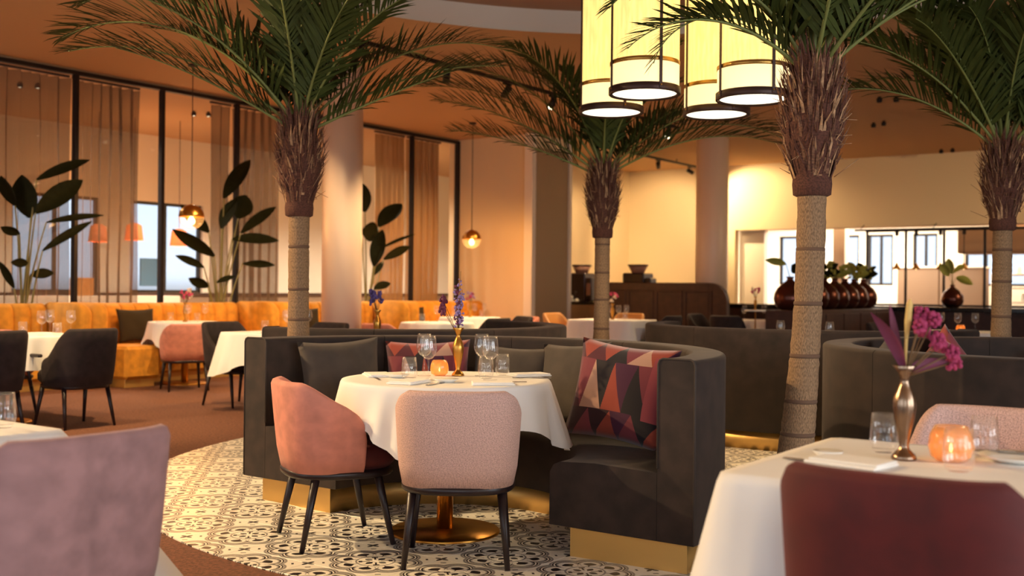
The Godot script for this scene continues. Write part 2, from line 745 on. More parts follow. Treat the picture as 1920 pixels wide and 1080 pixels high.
func window_in(called: String, along_x: bool, at: float, a: float, b: float, y0: float, y1: float, bars: int) -> void:
	var w := structure(called)
	var st := S()
	var put := func(p: float, q: float, ya: float, yb: float, depth: float) -> void:
		var c := Vector3((p + q) / 2, (ya + yb) / 2, at) if along_x else Vector3(at, (ya + yb) / 2, (p + q) / 2)
		var s := Vector3(q - p, yb - ya, depth) if along_x else Vector3(depth, yb - ya, q - p)
		cbox(st, c, s)
	put.call(a, b, y0, y0 + .05, .08)
	put.call(a, b, y1 - .05, y1, .08)
	put.call(a, a + .05, y0, y1, .08)
	put.call(b - .05, b, y0, y1, .08)
	for i in bars:
		var p := lerpf(a, b, (i + 1.0) / (bars + 1.0))
		put.call(p - .025, p + .025, y0, y1, .07)
	part(w, "window_frame", made(st), M.black_metal)
	for i in bars + 1:
		var p := lerpf(a, b, float(i) / (bars + 1.0)) + .02
		var q := lerpf(a, b, (i + 1.0) / (bars + 1.0)) - .02
		st = S()
		put.call(p, q, y0 + .02, y1 - .02, .006)
		# one sheet of glass
		var sheet := S()
		var v := [Vector3(p, y0, at), Vector3(q, y0, at), Vector3(q, y1, at), Vector3(p, y1, at)] if along_x else [Vector3(at, y0, p), Vector3(at, y0, q), Vector3(at, y1, q), Vector3(at, y1, p)]
		for k in [0, 1, 2, 0, 2, 3]:
			sheet.add_vertex(v[k])
		part(w, "pane", made(sheet), M.pane)

func room_shell() -> void:
	floor_and_tiles()
	ceiling_parts()
	# east and south walls, behind the camera, with the windows that let the daylight in
	windowed_wall("wall_east", false, 9.1, -20, 10.4, [[.9, 3.9], [5.1, 8.1]], .6, 3.2, M.wall)
	windowed_wall("wall_south", true, 10.2, -14, 9.2, [[-4.7, -1.7], [-.3, 2.7], [4.1, 7.1]], .6, 3.2, M.wall)
	var n := 20
	for z in [.9, 5.1]:
		window_in("window_%d" % n, false, 9.1, z, z + 3.0, .6, 3.2, 2)
		n += 1
	for x in [-4.7, -.3, 4.1]:
		window_in("window_%d" % n, true, 10.2, x, x + 3.0, .6, 3.2, 2)
		n += 1
	# west side: solid near the camera, then the glass partition, then solid again behind the pier
	var w := structure("wall_west")
	wall_box(w, "wall_near", Vector3(-9.33, 0, 3.74), Vector3(-9.13, 4.4, 10.3), M.wall)
	wall_box(w, "wall_far", Vector3(-9.33, 0, -15.6), Vector3(-9.13, 4.4, -9.16), M.wall)
	wall_box(w, "head_strip", Vector3(-9.33, 3.87, -9.16), Vector3(-9.13, 4.4, 3.74), M.ceiling)
	var z := 3.74
	for i in 10:
		var win := structure("window_%d" % (i + 1))
		var st := S()
		cbox(st, Vector3(-9.13, 1.92, z), Vector3(.08, 3.84, .055), .004)
		part(win, "mullion", made(st), M.black_metal)
		st = S()
		cbox(st, Vector3(-9.13, 3.85, z - .645), Vector3(.09, .05, 1.29), .003)
		cbox(st, Vector3(-9.13, .04, z - .645), Vector3(.09, .08, 1.29), .003)
		part(win, "rail", made(st), M.black_metal)
		st = S()
		for k in [[0, 0], [1, 0], [1, 1], [0, 0], [1, 1], [0, 1]]:
			st.add_vertex(Vector3(-9.13, .08 + 3.75 * k[1], z - .03 - 1.23 * k[0]))
		part(win, "pane", made(st), M.pane)
		z -= 1.29
	var last := structure("trim_2")
	wall_box(last, "end_mullion", Vector3(-9.18, 0, -9.2), Vector3(-9.08, 3.87, -9.12), M.black_metal)
	# the pier that closes the glass partition
	var p := structure("wall_pier")
	wall_box(p, "pier_body", Vector3(-9.12, 0, -10.26), Vector3(-7.42, 4.1, -9.16), M.wall)
	var tr := structure("lit_edge_and_trim_1")
	wall_box(tr, "corner_strip", Vector3(-7.57, 0, -9.175), Vector3(-7.40, 4.0, -9.06), M.white_wall)  # the lit wall corner, put into the colour as a paler strip
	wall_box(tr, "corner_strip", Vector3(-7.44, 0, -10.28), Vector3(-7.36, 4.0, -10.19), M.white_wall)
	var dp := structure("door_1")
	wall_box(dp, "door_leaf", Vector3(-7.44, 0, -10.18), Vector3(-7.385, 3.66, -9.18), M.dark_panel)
	# far wall: a bulkhead over the opening to the kitchen
	var fw := structure("wall_north")
	wall_box(fw, "wall_left", Vector3(-9.2, 0, -15.7), Vector3(-6.5, 4.4, -15.5), M.wall)
	wall_box(fw, "bulkhead", Vector3(-6.5, 2.5, -16.0), Vector3(9.1, 4.4, -15.5), M.wall)
	wall_box(fw, "recessed_wall", Vector3(-6.5, 0, -15.95), Vector3(-5.93, 2.5, -15.75), M.white_wall)
	wall_box(fw, "low_wall", Vector3(-5.93, 0, -15.9), Vector3(9.1, .92, -15.75), M.brown_wood)
	wall_box(fw, "wall_right", Vector3(3.0, 0, -15.9), Vector3(9.1, 2.5, -15.7), M.wall)
	# kitchen
	var k := windowed_wall("wall_kitchen", true, -19.6, -9.3, 3.2, [[-7.1, -6.2], [-5.45, -5.1], [-4.9, -4.3], [-3.85, -3.3], [-2.7, -1.4], [-1.2, .6]], 1.35, 2.55, M.white_wall)
	wall_box(k, "side_wall", Vector3(-9.4, 0, -19.6), Vector3(-9.2, 4.2, -15.6), M.white_wall)
	wall_box(k, "side_wall", Vector3(3.0, 0, -19.6), Vector3(3.2, 4.2, -15.6), M.white_wall)
	wall_box(k, "blind_panel", Vector3(-3.95, 1.35, -19.52), Vector3(-3.2, 1.78, -19.46), M.white_wall)
	n = 11
	for o in [[-7.1, -6.2, 1], [-5.45, -5.1, 0], [-4.9, -4.3, 1], [-3.85, -3.3, 1], [-2.7, -1.4, 2], [-1.2, .6, 2]]:
		window_in("window_%d" % n, true, -19.6, o[0], o[1], 1.35, 2.55, o[2])
		n += 1
	# lobby behind the glass
	var lb := structure("wall_lobby")
	windowed_wall("wall_lobby_back", false, -13.6, -15.6, 4.2, [[-6.9, -5.3], [-4.7, -3.1], [-2.5, -.9], [-.3, 1.3]], 1.05, 2.7, M.white_wall)
	n = 40
	for q in [-6.9, -4.7, -2.5, -.3]:
		window_in("window_%d" % n, false, -13.6, q, q + 1.6, 1.05, 2.7, 1)
		n += 1
	wall_box(lb, "lobby_end", Vector3(-13.7, 0, -15.8), Vector3(-9.2, 4.4, -15.6), M.white_wall)
	wall_box(lb, "lobby_end", Vector3(-13.7, 0, 4.0), Vector3(-9.2, 4.4, 4.2), M.white_wall)
	wall_box(lb, "lobby_dado", Vector3(-13.5, 0, -15.6), Vector3(-13.42, 1.0, 4.0), M.taupe)
	wall_box(lb, "lobby_rail", Vector3(-13.5, 1.0, -15.6), Vector3(-13.38, 1.05, 4.0), M.brown_wood)

func columns() -> void:
	for c in [[Vector3(-6.2, 0, -3.19), .245], [Vector3(-5.09, 0, -11.36), .285]]:
		var n := structure("column" if c[1] < .26 else "column_001", c[0])
		var st := S()
		var r: float = c[1]
		lathe(st, [[0, 0], [r, 0], [r, 3.9], [0, 3.9]], 40)
		part(n, "shaft", made(st), M.stone)
		st = S()
		lathe(st, [[0, 0], [r + .012, 0], [r + .012, .08], [r + .001, .085], [0, .085]], 40)
		part(n, "base_ring", made(st), M.black_metal)

# ---------------------------------------------------------------- booths, tables, chairs
func booth(at: Vector3, turn: float, label: String) -> Node3D:
	var b := thing("curved_booth", label, "booth", at, turn, "curved velvet booths round the tiled circle")
	for i in 5:
		var a0 := PI * i / 5.0 + (.0012 if i > 0 else 0.0)
		var a1 := PI * (i + 1) / 5.0 - (.0012 if i < 4 else 0.0)
		var m := keep("booth_back%d" % i, func():
			var st := S()
			arc(st, rounded_profile(1.205, .145, 1.375, .91, .022), a0, a1, 14)
			return made(st))
		part(b, "back_panel", m, M.booth)
	part(b, "seat", keep("booth_seat", func():
		var st := S()
		var prof := PackedVector2Array([Vector2(1.203, .145), Vector2(1.203, .43), Vector2(.9, .44), Vector2(.72, .43), Vector2(.685, .415), Vector2(.665, .38), Vector2(.665, .145)])
		arc(st, prof, 0, PI, 56)
		return made(st)), M.booth)
	part(b, "plinth", keep("booth_plinth", func():
		var st := S()
		arc(st, PackedVector2Array([Vector2(.75, 0), Vector2(1.31, 0), Vector2(1.31, .145), Vector2(.75, .145)]), .06, PI - .06, 56)
		return made(st)), M.plinth, "brushed brass plinth")
	for e in 2:
		var m := keep("booth_piping%d" % e, func():
			var st := S()
			var a: float = 0.0 if e == 0 else PI
			var pts := PackedVector3Array()
			for q in [Vector2(1.205, .45), Vector2(1.205, .888), Vector2(1.212, .904), Vector2(1.227, .911), Vector2(1.353, .911), Vector2(1.368, .904), Vector2(1.375, .888), Vector2(1.375, .15)]:
				pts.append(Vector3(q.x * cos(a), q.y, -.001))
			tube(st, pts, PackedFloat32Array([.005]), 6)
			return made(st))
		part(b, "piping", m, M.booth_piping)
	return b

func drape(hx: float, hz: float, corner: float, height: float, drop: float, extra: float, flare: float, seed_: int) -> ArrayMesh:
	# a cloth over a table top of half size hx, hz with rounded corners; its hem hangs lower at four corners
	var r := RandomNumberGenerator.new()
	r.seed = seed_
	var ph := r.randf() * TAU
	var n := 120
	var rim := PackedVector2Array()
	var out := PackedVector2Array()
	for i in n:
		var a := TAU * (i + .5) / n
		var d := Vector2.from_angle(a)
		var p: Vector2
		if corner >= minf(hx, hz) - .001:
			p = d * hx
			out.append(d)
		else:
			var k := minf(hx / maxf(absf(d.x), 1e-5), hz / maxf(absf(d.y), 1e-5))
			p = d * k
			var inner := Vector2(clampf(p.x, -hx + corner, hx - corner), clampf(p.y, -hz + corner, hz - corner))
			var o := (p - inner).normalized()
			p = inner + o * corner
			out.append(o)
		rim.append(p)
	var rows := []
	for f in [0.0, .35, .7, .93]:
		var row := PackedVector3Array()
		for p in rim:
			row.append(Vector3(p.x * f, height + .004, p.y * f))
		rows.append(row)
	for l: float in [0.0, .04, .12, .25, .4, .55, .7, .85, 1.0]:
		var row := PackedVector3Array()
		for i in n:
			var a := TAU * (i + .5) / n
			var cn := pow(absf(sin(2 * a)), 3.0)
			var len_ := drop + extra * cn
			var fold := (sin(a * 9 + ph) * .5 + sin(a * 17 + ph * 2.3) * .5) * .022 * l + cn * (flare * 1.6 * l + .026 * l * sin(a * 27 + ph))
			var o := out[i] * (.006 + flare * l * .5 + fold + (.004 if l > .03 else 0.0))
			var q := rim[i] + o
			row.append(Vector3(q.x, height + .004 - len_ * l - (.0 if l > 0 else 0.0), q.y))
		rows.append(row)
	var st := S()
	grid(st, rows, true)
	return made(st)

func pedestal(parent: Node3D, height: float, base_r: float) -> void:
	part(parent, "base", keep("pedestal_base%.2f" % base_r, func():
		var st := S()
		lathe(st, [[0, 0], [base_r, 0], [base_r, .014], [base_r - .006, .02], [.06, .026], [0, .026]], 40)
		return made(st)), M.brass)
	part(parent, "column", keep("pedestal_col", func():
		var st := S()
		lathe(st, [[0, .02], [.04, .02], [.04, height - .03], [0, height - .03]], 20)
		return made(st)), M.brass)

func round_table(at: Vector3, r: float, tl: String, cl: String) -> void:
	var t := thing("round_table", tl, "table", at)
	pedestal(t, .75, .27)
	part(t, "tabletop", keep("round_top%.2f" % r, func():
		var st := S()
		lathe(st, [[0, .715], [r - .01, .715], [r, .72], [r, .742], [r - .005, .747], [0, .747]], 48)
		return made(st)), M.brown_wood)
	var c := thing("tablecloth", cl, "tablecloth", at, 1.28)
	part(c, "cloth", drape(r, r, r, .748, .2, .13, .045, int(at.x * 7 + at.z * 13) + 50), M.cloth)

func square_table(at: Vector3, hx: float, hz: float, drop: float, extra: float, tl: String, cl: String, turn := 0.0, flare := .06) -> void:
	var t := thing("square_table", tl, "table", at, turn)
	pedestal(t, .75, .25)
	part(t, "tabletop", keep("sq_top%.2f_%.2f" % [hx, hz], func():
		var st := S()
		cbox(st, Vector3(0, .731, 0), Vector3(hx * 2, .032, hz * 2), .006)
		return made(st)), M.brown_wood)
	var c := thing("tablecloth", cl, "tablecloth", at, turn)
	part(c, "cloth", drape(hx + .004, hz + .004, .03, .748, drop, extra, flare, int(at.x * 7 + at.z * 13) + 90), M.cloth)

func shell_mesh(w: float, d: float, ext: float, power: float, hb: float, ha: float, s0: float, s1: float, y0: float, ylow: float, taper: float, tilt: float, th := .05) -> ArrayMesh:
	# a chair's upholstered back and arms; the chair looks towards -z
	var plan := PackedVector2Array()
	var steps := 8
	for i in steps:
		plan.append(Vector2(-w, -ext + ext * i / steps))
	for i in 33:
		var a := PI - PI * i / 32.0
		plan.append(Vector2(signf(cos(a)) * pow(absf(cos(a)), 2.0 / power) * w, pow(sin(a), 2.0 / power) * d))
	for i in steps:
		plan.append(Vector2(w, -ext * (i + 1) / steps))
	var total := 0.0
	var run := PackedFloat32Array([0.0])
	for i in plan.size() - 1:
		total += plan[i].distance_to(plan[i + 1])
		run.append(total)
	var rows := []
	for i in plan.size():
		var s := absf(run[i] / total * 2.0 - 1.0)
		var p := plan[i]
		var tan_ := (plan[mini(i + 1, plan.size() - 1)] - plan[maxi(i - 1, 0)]).normalized()
		var n := Vector2(-tan_.y, tan_.x)
		if n.dot(p + Vector2(0, .05)) < 0:
			n = -n
		var k := clampf((s - s0) / (s1 - s0), 0, 1)
		var top := lerpf(hb, ha, k * k * (3 - 2 * k) * .6 + k * .4)
		if s > .78:
			var e := (s - .78) / .22
			top = lerpf(top, ylow + .05, 1.0 - sqrt(maxf(0.0, 1.0 - e * e)))
		var row := PackedVector3Array()
		var thick := th * (1.0 if s < .9 else 1.0 - .3 * (s - .9) / .1)
		var lean := func(y: float) -> Vector2:
			var f := clampf((y - y0) / (hb - y0), 0, 1)
			return p * lerpf(taper, 1.0, sqrt(f)) + Vector2(0, tilt * f * maxf(0.0, p.y / d))
		var rr := thick * .5
		for l in [0.0, .25, .55, .8]:
			var y := lerpf(y0, top - rr, l)
			var q: Vector2 = lean.call(y)
			row.append(Vector3(q.x, y, q.y))
		for c in 5:
			var a := PI * c / 4.0
			var q: Vector2 = lean.call(top - rr) - n * (rr - rr * cos(a))
			row.append(Vector3(q.x, top - rr + rr * sin(a), q.y))
		for l in [.6, .3, 0.0]:
			var y := lerpf(ylow - .03, top - rr, l)
			var q: Vector2 = lean.call(y) - n * thick
			row.append(Vector3(q.x, y, q.y))
		var q2: Vector2 = lean.call(y0) - n * thick
		row.append(Vector3(q2.x, y0, q2.y))
		rows.append(row)
	var first := PackedVector3Array()
	var last := PackedVector3Array()
	var ca := Vector3.ZERO
	var cb := Vector3.ZERO
	for i in rows[0].size():
		ca += rows[0][i]
		cb += rows[rows.size() - 1][i]
	for i in rows[0].size():
		first.append(ca / rows[0].size())
		last.append(cb / rows[0].size())
	rows.push_front(first)
	rows.push_back(last)
	var st := S()
	grid(st, rows, true)
	return made(st)

func tub_chair(at: Vector3, facing: float, m: Material, label: String, group := "", seat: Material = null) -> Node3D:
	var c := thing("tub_chair", label, "chair", at, facing, group)
	part(c, "backrest", keep("tub_shell", func(): return shell_mesh(.28, .25, .1, 2.8, .76, .64, .42, .88, .345, .46, .87, .02)), m)
	part(c, "seat", keep("tub_seat", func():
		var st := S()
		var pts := superellipse(.245, .26, 2.8)
		slab(st, pts, .352, .465, .035, .012)
		return made(st)), seat if seat else m).position.z = -.04
	part(c, "seat_frame", keep("tub_frame", func():
		var st := S()
		slab(st, superellipse(.25, .255, 2.6), .318, .352, .008)
		return made(st)), M.dark_wood).position.z = -.03
	legs(c, .19, .17, .2, -.22, .33, .05)
	return c

func legs(c: Node3D, x: float, zb: float, sp: float, zf: float, h: float, splay: float) -> void:
	for s in [[-1, 1], [1, 1], [-1, -1], [1, -1]]:
		var z: float = zb if s[1] > 0 else zf
		var key := "leg%.3f_%.3f_%.3f_%d%d" % [x, z, h, s[0], s[1]]
		part(c, "leg", keep(key, func():
			var st := S()
			rod(st, Vector3(s[0] * x, h, z - s[1] * splay), Vector3(s[0] * (x + .03), 0, z + s[1] * .02), .021, .012, 10)
			return made(st)), M.dark_wood)

func wing_chair(at: Vector3, facing: float, m: Material, label: String, group := "", inner: Material = null, arms := false) -> Node3D:
	var c := thing("dining_armchair", label, "chair", at, facing, group)
	part(c, "backrest", keep("wing_shell", func(): return shell_mesh(.285, .235, .12, 3.2, .83, .6, .42, .84, .35, .47, .88, .035)), m)
	part(c, "seat", keep("wing_seat", func():
		var st := S()
		slab(st, superellipse(.245, .265, 3.4), .36, .48, .035, .012)
		return made(st)), inner if inner else m).position.z = -.06
	part(c, "seat_frame", keep("wing_frame", func():
		var st := S()
		slab(st, superellipse(.235, .25, 3.2), .325, .36, .008)
		return made(st)), M.dark_wood).position.z = -.05
	legs(c, .2, .16, .2, -.25, .34, .05)
	if arms:
		for s in [-1, 1]:
			part(c, "armrest", keep("armrest%d" % s, func():
				var st := S()
				cbox(st, Vector3(s * .28, .6, -.22), Vector3(.04, .028, .24), .008)
				rod(st, Vector3(s * .28, .59, -.32), Vector3(s * .27, .34, -.26), .013, .013, 8)
				return made(st)), M.dark_wood)
	return c

# which way a chair at p looks so that it faces q
func facing(p: Vector3, q: Vector3) -> float:
	var d := q - p
	return atan2(-d.x, -d.z)

# ---------------------------------------------------------------- cushions
func pillow_mesh(w: float, h: float, t: float) -> ArrayMesh:
	var n := 16
	var st := S()
	for side in [1.0, -1.0]:
		var rows := []
		var uvs := []
		for i in n + 1:
			var row := PackedVector3Array()
			var uvr := PackedVector2Array()
			for j in n + 1:
				var u := j * 2.0 / n - 1.0
				var v := i * 2.0 / n - 1.0
				var pu := 1.0 - .09 * (1.0 - v * v)
				var pv := 1.0 - .09 * (1.0 - u * u)
				var z := t / 2 * pow(maxf(0.0, (1 - pow(absf(u), 2.4)) * (1 - pow(absf(v), 2.4))), .55)
				z *= 1.0 + .08 * sin(u * 5 + v * 3)
				row.append(Vector3(u * w / 2 * pv * .98 * (pu + .06), v * h / 2 * pv, side * z))
				uvr.append(Vector2((u + 1) / 2, (1 - v) / 2))
			rows.append(row)
			uvs.append(uvr)
		var v := PackedVector3Array()
		var tt := PackedVector2Array()
		for i in n:
			for j in n:
				var order := [[i, j], [i + 1, j], [i + 1, j + 1], [i, j], [i + 1, j + 1], [i, j + 1]]
				if side < 0:
					order = [[i, j], [i + 1, j + 1], [i + 1, j], [i, j], [i, j + 1], [i + 1, j + 1]]
				for o in order:
					v.append(rows[o[0]][o[1]])
					tt.append(uvs[o[0]][o[1]])
		st.set_smooth_group(0)
		for i in v.size():
			st.set_uv(tt[i])
			st.add_vertex(v[i])
	return made(st)

func fill_triangle(im: Image, a: Vector2, b: Vector2, c: Vector2, col: Color) -> void:
	var lo := a.min(b).min(c)
	var hi := a.max(b).max(c)
	for y in range(maxi(0, int(lo.y)), mini(im.get_height(), int(hi.y) + 2)):
		for x in range(maxi(0, int(lo.x)), mini(im.get_width(), int(hi.x) + 2)):
			if Geometry2D.point_is_inside_triangle(Vector2(x + .5, y + .5), a, b, c):
				im.set_pixel(x, y, col)

func print_texture() -> ImageTexture:
	var n := 256
	var im := Image.create(n, n, false, Image.FORMAT_RGB8)
	im.fill(Color8(66, 14, 30))
	var pal := [Color8(140, 56, 40), Color8(74, 14, 30), Color8(172, 132, 112), Color8(22, 10, 17), Color8(112, 42, 52), Color8(64, 12, 46), Color8(44, 8, 17)]
	var rows_y := [0.0, .2, .72, 1.0]
	var pick := [[0, 1, 0, 3, 4, 2, 0, 5], [4, 2, 3, 0, 5, 3, 4, 1], [6, 4, 6, 0, 5, 4, 3, 0]]
	for r in 3:
		var y0: float = rows_y[r] * n
		var y1: float = rows_y[r + 1] * n
		var k := 0
		for i in 4:
			var x0 := (i * .25 - .04 * (r % 2)) * n
			var x1 := x0 + .25 * n
			var xm := (x0 + x1) / 2 + (.05 if r == 1 else -.04) * n
			fill_triangle(im, Vector2(x0, y0), Vector2(x1, y0), Vector2(xm, y1), pal[pick[r][k]])
			fill_triangle(im, Vector2(xm, y1), Vector2(x1, y0), Vector2(xm + .25 * n, y1), pal[pick[r][k + 1]])
			k += 2
	im.fill_rect(Rect2i(int(n * .84), int(n * .1), int(n * .16), int(n * .66)), Color8(134, 54, 62))
	return ImageTexture.create_from_image(im)

# a cushion leaning in a booth: at the seat, turned towards dir, tilted back
func cushion(at: Vector3, turn: float, tilt: float, roll: float, w: float, h: float, m: Material, label: String, group := "") -> void:
	var c := thing("cushion", label, "cushion", at, 0, group)
	c.basis = Basis(Vector3.UP, turn) * Basis(Vector3.RIGHT, tilt) * Basis(Vector3.BACK, roll)
	part(c, "cover", keep("pillow%.2f_%.2f" % [w, h], pillow_mesh.bind(w, h, .15)), m)

# ---------------------------------------------------------------- table ware
func wine_glass(at: Vector3, label: String, group: String, k := 1.0) -> void:
	var g := thing("wine_glass", label, "wine glass", at, 0, group)
	g.scale = Vector3.ONE * k
	part(g, "bowl", keep("wine_bowl", func():
		var st := S()
		lathe(st, [[.004, .098], [.018, .102], [.032, .116], [.0405, .138], [.041, .158], [.037, .185], [.0335, .212], [.0322, .212], [.0355, .185], [.0395, .158], [.039, .139], [.031, .118], [.017, .104], [0, .1005]], 28)
		return made(st)), M.glass)
	part(g, "stem", keep("wine_stem", func():
		var st := S()
		lathe(st, [[0, 0], [.034, 0], [.034, .0018], [.012, .0045], [.0045, .012], [.0038, .05], [.0042, .098], [0, .099]], 24)
		return made(st)), M.glass)

func tumbler(at: Vector3, label: String, group: String) -> void:
	var g := thing("tumbler", label, "glass", at, 0, group)
	part(g, "wall", keep("tumbler", func():
		var st := S()
		lathe(st, [[0, 0], [.026, 0], [.033, .006], [.0385, .03], [.0375, .06], [.033, .108], [.0318, .108], [.0362, .06], [.037, .03], [.0315, .0105], [0, .009]], 28)
		return made(st)), M.glass)

func candle(at: Vector3, label: String, k: float, light: float) -> void:
	var g := thing("candle_holder", label, "candle holder", at)
	part(g, "glass_bowl", keep("candle_bowl%.2f" % k, func():
		var st := S()
		var p := []
		for q in [[0, 0], [.03, 0], [.044, .012], [.05, .034], [.046, .062], [.036, .082], [.0345, .082], [.0445, .062], [.0485, .034], [.0425, .0135], [.029, .003], [0, .003]]:
			p.append([q[0] * k, q[1] * k])
		lathe(st, p, 32)
		return made(st)), M.amber, "amber glass")
	part(g, "wax", keep("candle_wax%.2f" % k, func():
		var st := S()
		lathe(st, [[0, .004 * k], [.019 * k, .004 * k], [.019 * k, .02 * k], [0, .02 * k]], 20)
		return made(st)), M.wax)
	part(g, "flame", keep("candle_flame%.2f" % k, func():
		var st := S()
		lathe(st, [[0, .021 * k], [.003 * k, .025 * k], [.0042 * k, .03 * k], [.0022 * k, .038 * k], [0, .044 * k]], 12)
		return made(st)), M.flame)
	omni(g, Vector3(0, .032 * k, 0), light, Color(1, .6, .22), .006)

func vase_body(v: Node3D, k: float, m: Material) -> void:
	part(v, "vase_body", keep("vase%.2f" % k, func():
		var st := S()
		var p := []
		for q in [[0, 0], [.034, 0], [.036, .005], [.03, .016], [.016, .03], [.0135, .04], [.018, .07], [.029, .12], [.033, .155], [.03, .18], [.019, .205], [.0125, .222], [.012, .232], [.018, .25], [.034, .272], [.0325, .273], [.016, .251], [.0095, .232], [0, .23]]:
			p.append([q[0] * k, q[1] * k])
		lathe(st, p, 32)
		return made(st)), m, "waisted metal vase")

func blob(st: SurfaceTool, c: Vector3, r: float, sq := 1.0) -> void:
	lathe(st, [[0, -r * sq], [r * .7, -r * .7 * sq], [r, 0], [r * .7, r * .7 * sq], [0, r * sq]], 7, c)

func blade(st: SurfaceTool, a: Vector3, b: Vector3, c: Vector3, w: float, side: Vector3, sag := 0.0) -> void:
	# a leaf along a curve a -> b -> c, widest in the middle, folded a little along its rib
	var n := 8
	var rows := []
	for i in n + 1:
		var t := float(i) / n
		var p := a.lerp(b, t).lerp(b.lerp(c, t), t)
		var ww := w * pow(sin(PI * clampf(t * .96 + .03, 0, 1)), .75)
		var d := (b - a).lerp(c - b, t).normalized()
		var s := (side - d * side.dot(d)).normalized()
		var up := s.cross(d)
		rows.append(PackedVector3Array([p - s * ww + up * ww * .25, p - s * ww * .5 + up * ww * .06, p, p + s * ww * .5 + up * ww * .06, p + s * ww + up * ww * .25]))
	grid(st, rows)

func flowers(v: Node3D, kind: String, top: float, seed_: int, k := 1.0) -> void:
	var r := RandomNumberGenerator.new()
	r.seed = seed_
	var stems := S()
	if kind == "lavender":
		var heads := S()
		var buds := S()
		for i in 7:
			var a := r.randf() * TAU
			var lean := r.randf_range(.03, .2)
			var len_ := r.randf_range(.12, .21) * k
			var tip := Vector3(cos(a) * lean * len_, top + len_, sin(a) * lean * len_)
			if i == 0:
				tip = Vector3(.012, top + .25 * k, 0)
			rod(stems, Vector3(0, top - .04, 0), tip, .0016, .0012, 5)
			for j in 26:
				var t := r.randf_range(.25, 1.0)
				var c := Vector3(0, top - .04, 0).lerp(tip, t) + Vector3(r.randf_range(-1, 1), r.randf_range(-.5, .5), r.randf_range(-1, 1)) * .012 * k * (1.3 - t * .6)
				blob(heads if i < 5 else buds, c, r.randf_range(.0035, .0065) * k)
		for i in 3:
			var a := 2.6 + i * .3
			var tip := Vector3(cos(a) * .085, top + .09 + i * .02, sin(a) * .04) * Vector3(k, 1, k)
			rod(stems, Vector3(0, top - .04, 0), tip, .0016, .0014, 5)
			for j in 16:
				blob(buds, tip + Vector3(r.randf_range(-.012, .012), r.randf_range(-.03, .03), r.randf_range(-.012, .012)) * k, .006 * k, 1.5)
		part(v, "lavender_heads", made(heads), M.lilac, "lilac flower spikes")
		part(v, "bud_heads", made(buds), M.plum_leaf)
	elif kind == "celosia":
		var heads := S()
		for h in [[.045, .15, .0], [.075, .135, .02], [.03, .115, .03], [.1, .06, .0], [.13, .04, .02], [.085, .075, .03], [.14, .01, .0], [.06, .1, -.02]]:
			var c: Vector3 = RIGHT * h[0] * k + Vector3.UP * (top + h[1] * k) - AWAY * h[2] * k
			rod(stems, Vector3(0, top - .03, 0), c, .002, .002, 5)
			for j in 34:
				var d := Vector3(r.randf_range(-1, 1), r.randf_range(-1, 1), r.randf_range(-1, 1)).normalized()
				blob(heads, c + d * .022 * k * r.randf_range(.6, 1.0), r.randf_range(.005, .009) * k)
		part(v, "flower_heads", made(heads), M.magenta, "magenta crested flower heads")
		var lv := S()
		var b0 := Vector3(0, top - .02, 0)
		blade(lv, b0, b0 + (-RIGHT * .02 + Vector3.UP * .1) * k, b0 + (-RIGHT * .1 + Vector3.UP * .175) * k, .021 * k, -AWAY * .6 + RIGHT * .6)
		blade(lv, b0, b0 + (-RIGHT * .015 + Vector3.UP * .08 + AWAY * .02) * k, b0 + (-RIGHT * .055 + Vector3.UP * .13 + AWAY * .03) * k, .018 * k, RIGHT)
		blade(lv, b0, b0 + (-RIGHT * .02 + Vector3.UP * .1 + AWAY * .03) * k, b0 + (-RIGHT * .035 + Vector3.UP * .2 + AWAY * .03) * k, .012 * k, RIGHT)
		blade(lv, b0, b0 + (RIGHT * .05 + Vector3.UP * .03) * k, b0 + (RIGHT * .125 + Vector3.UP * .035) * k, .018 * k, Vector3.UP)
		part(v, "leaves", made(lv), M.plum_leaf, "long plum-coloured leaves")
		var ear := S()
		rod(ear, b0, b0 + (RIGHT * .005 + Vector3.UP * .13) * k, .004 * k, .005 * k, 6)
		tube(ear, PackedVector3Array([b0 + (RIGHT * .004 + Vector3.UP * .1) * k, b0 + (RIGHT * .008 + Vector3.UP * .15) * k, b0 + (RIGHT * .012 + Vector3.UP * .2) * k, b0 + (RIGHT * .014 + Vector3.UP * .215) * k]), PackedFloat32Array([.005 * k, .01 * k, .009 * k, .003 * k]), 8)
		part(v, "grass_ear", made(ear), M.straw, "straw-coloured grass ear")
	else:
		var heads := S()
		var cream := S()
		for i in 9:
			var a := r.randf() * TAU
			var tip := Vector3(cos(a) * .055, top + r.randf_range(.05, .15), sin(a) * .055) * Vector3(k, 1, k)
			rod(stems, Vector3(0, top - .03, 0), tip, .0018, .0015, 5)
			for j in 9:
				blob(heads if i < 6 else cream, tip + Vector3(r.randf_range(-1, 1), r.randf_range(-1, 1), r.randf_range(-1, 1)) * .02 * k, r.randf_range(.008, .014) * k)
		part(v, "flower_heads", made(heads), M.pink_petal if kind == "pink" else M.violet if kind == "blue" else M.magenta)
		part(v, "small_buds", made(cream), M.cream_petal if kind == "pink" else M.violet if kind == "blue" else M.lilac)
	part(v, "stems", made(stems), M.dry_stem)

func vase(at: Vector3, label: String, kind: String, seed_: int, k := 1.0, fk := 1.0, m: Material = M.brass) -> void:
	var v := thing("flower_vase", label, "vase", at)
	vase_body(v, k, m)
	flowers(v, kind, .272 * k, seed_, fk)

func napkin(at: Vector3, turn: float, label: String, group: String) -> void:
	var g := thing("napkin", label, "napkin", at, turn, group)
	part(g, "folded_cloth", keep("napkin", func():
		var st := S()
		cbox(st, Vector3(0, .004, 0), Vector3(.13, .008, .2), .003)
		cbox(st, Vector3(.004, .011, .003), Vector3(.118, .006, .19), .0028, Basis(Vector3.UP, .03))
		return made(st)), M.napkin)

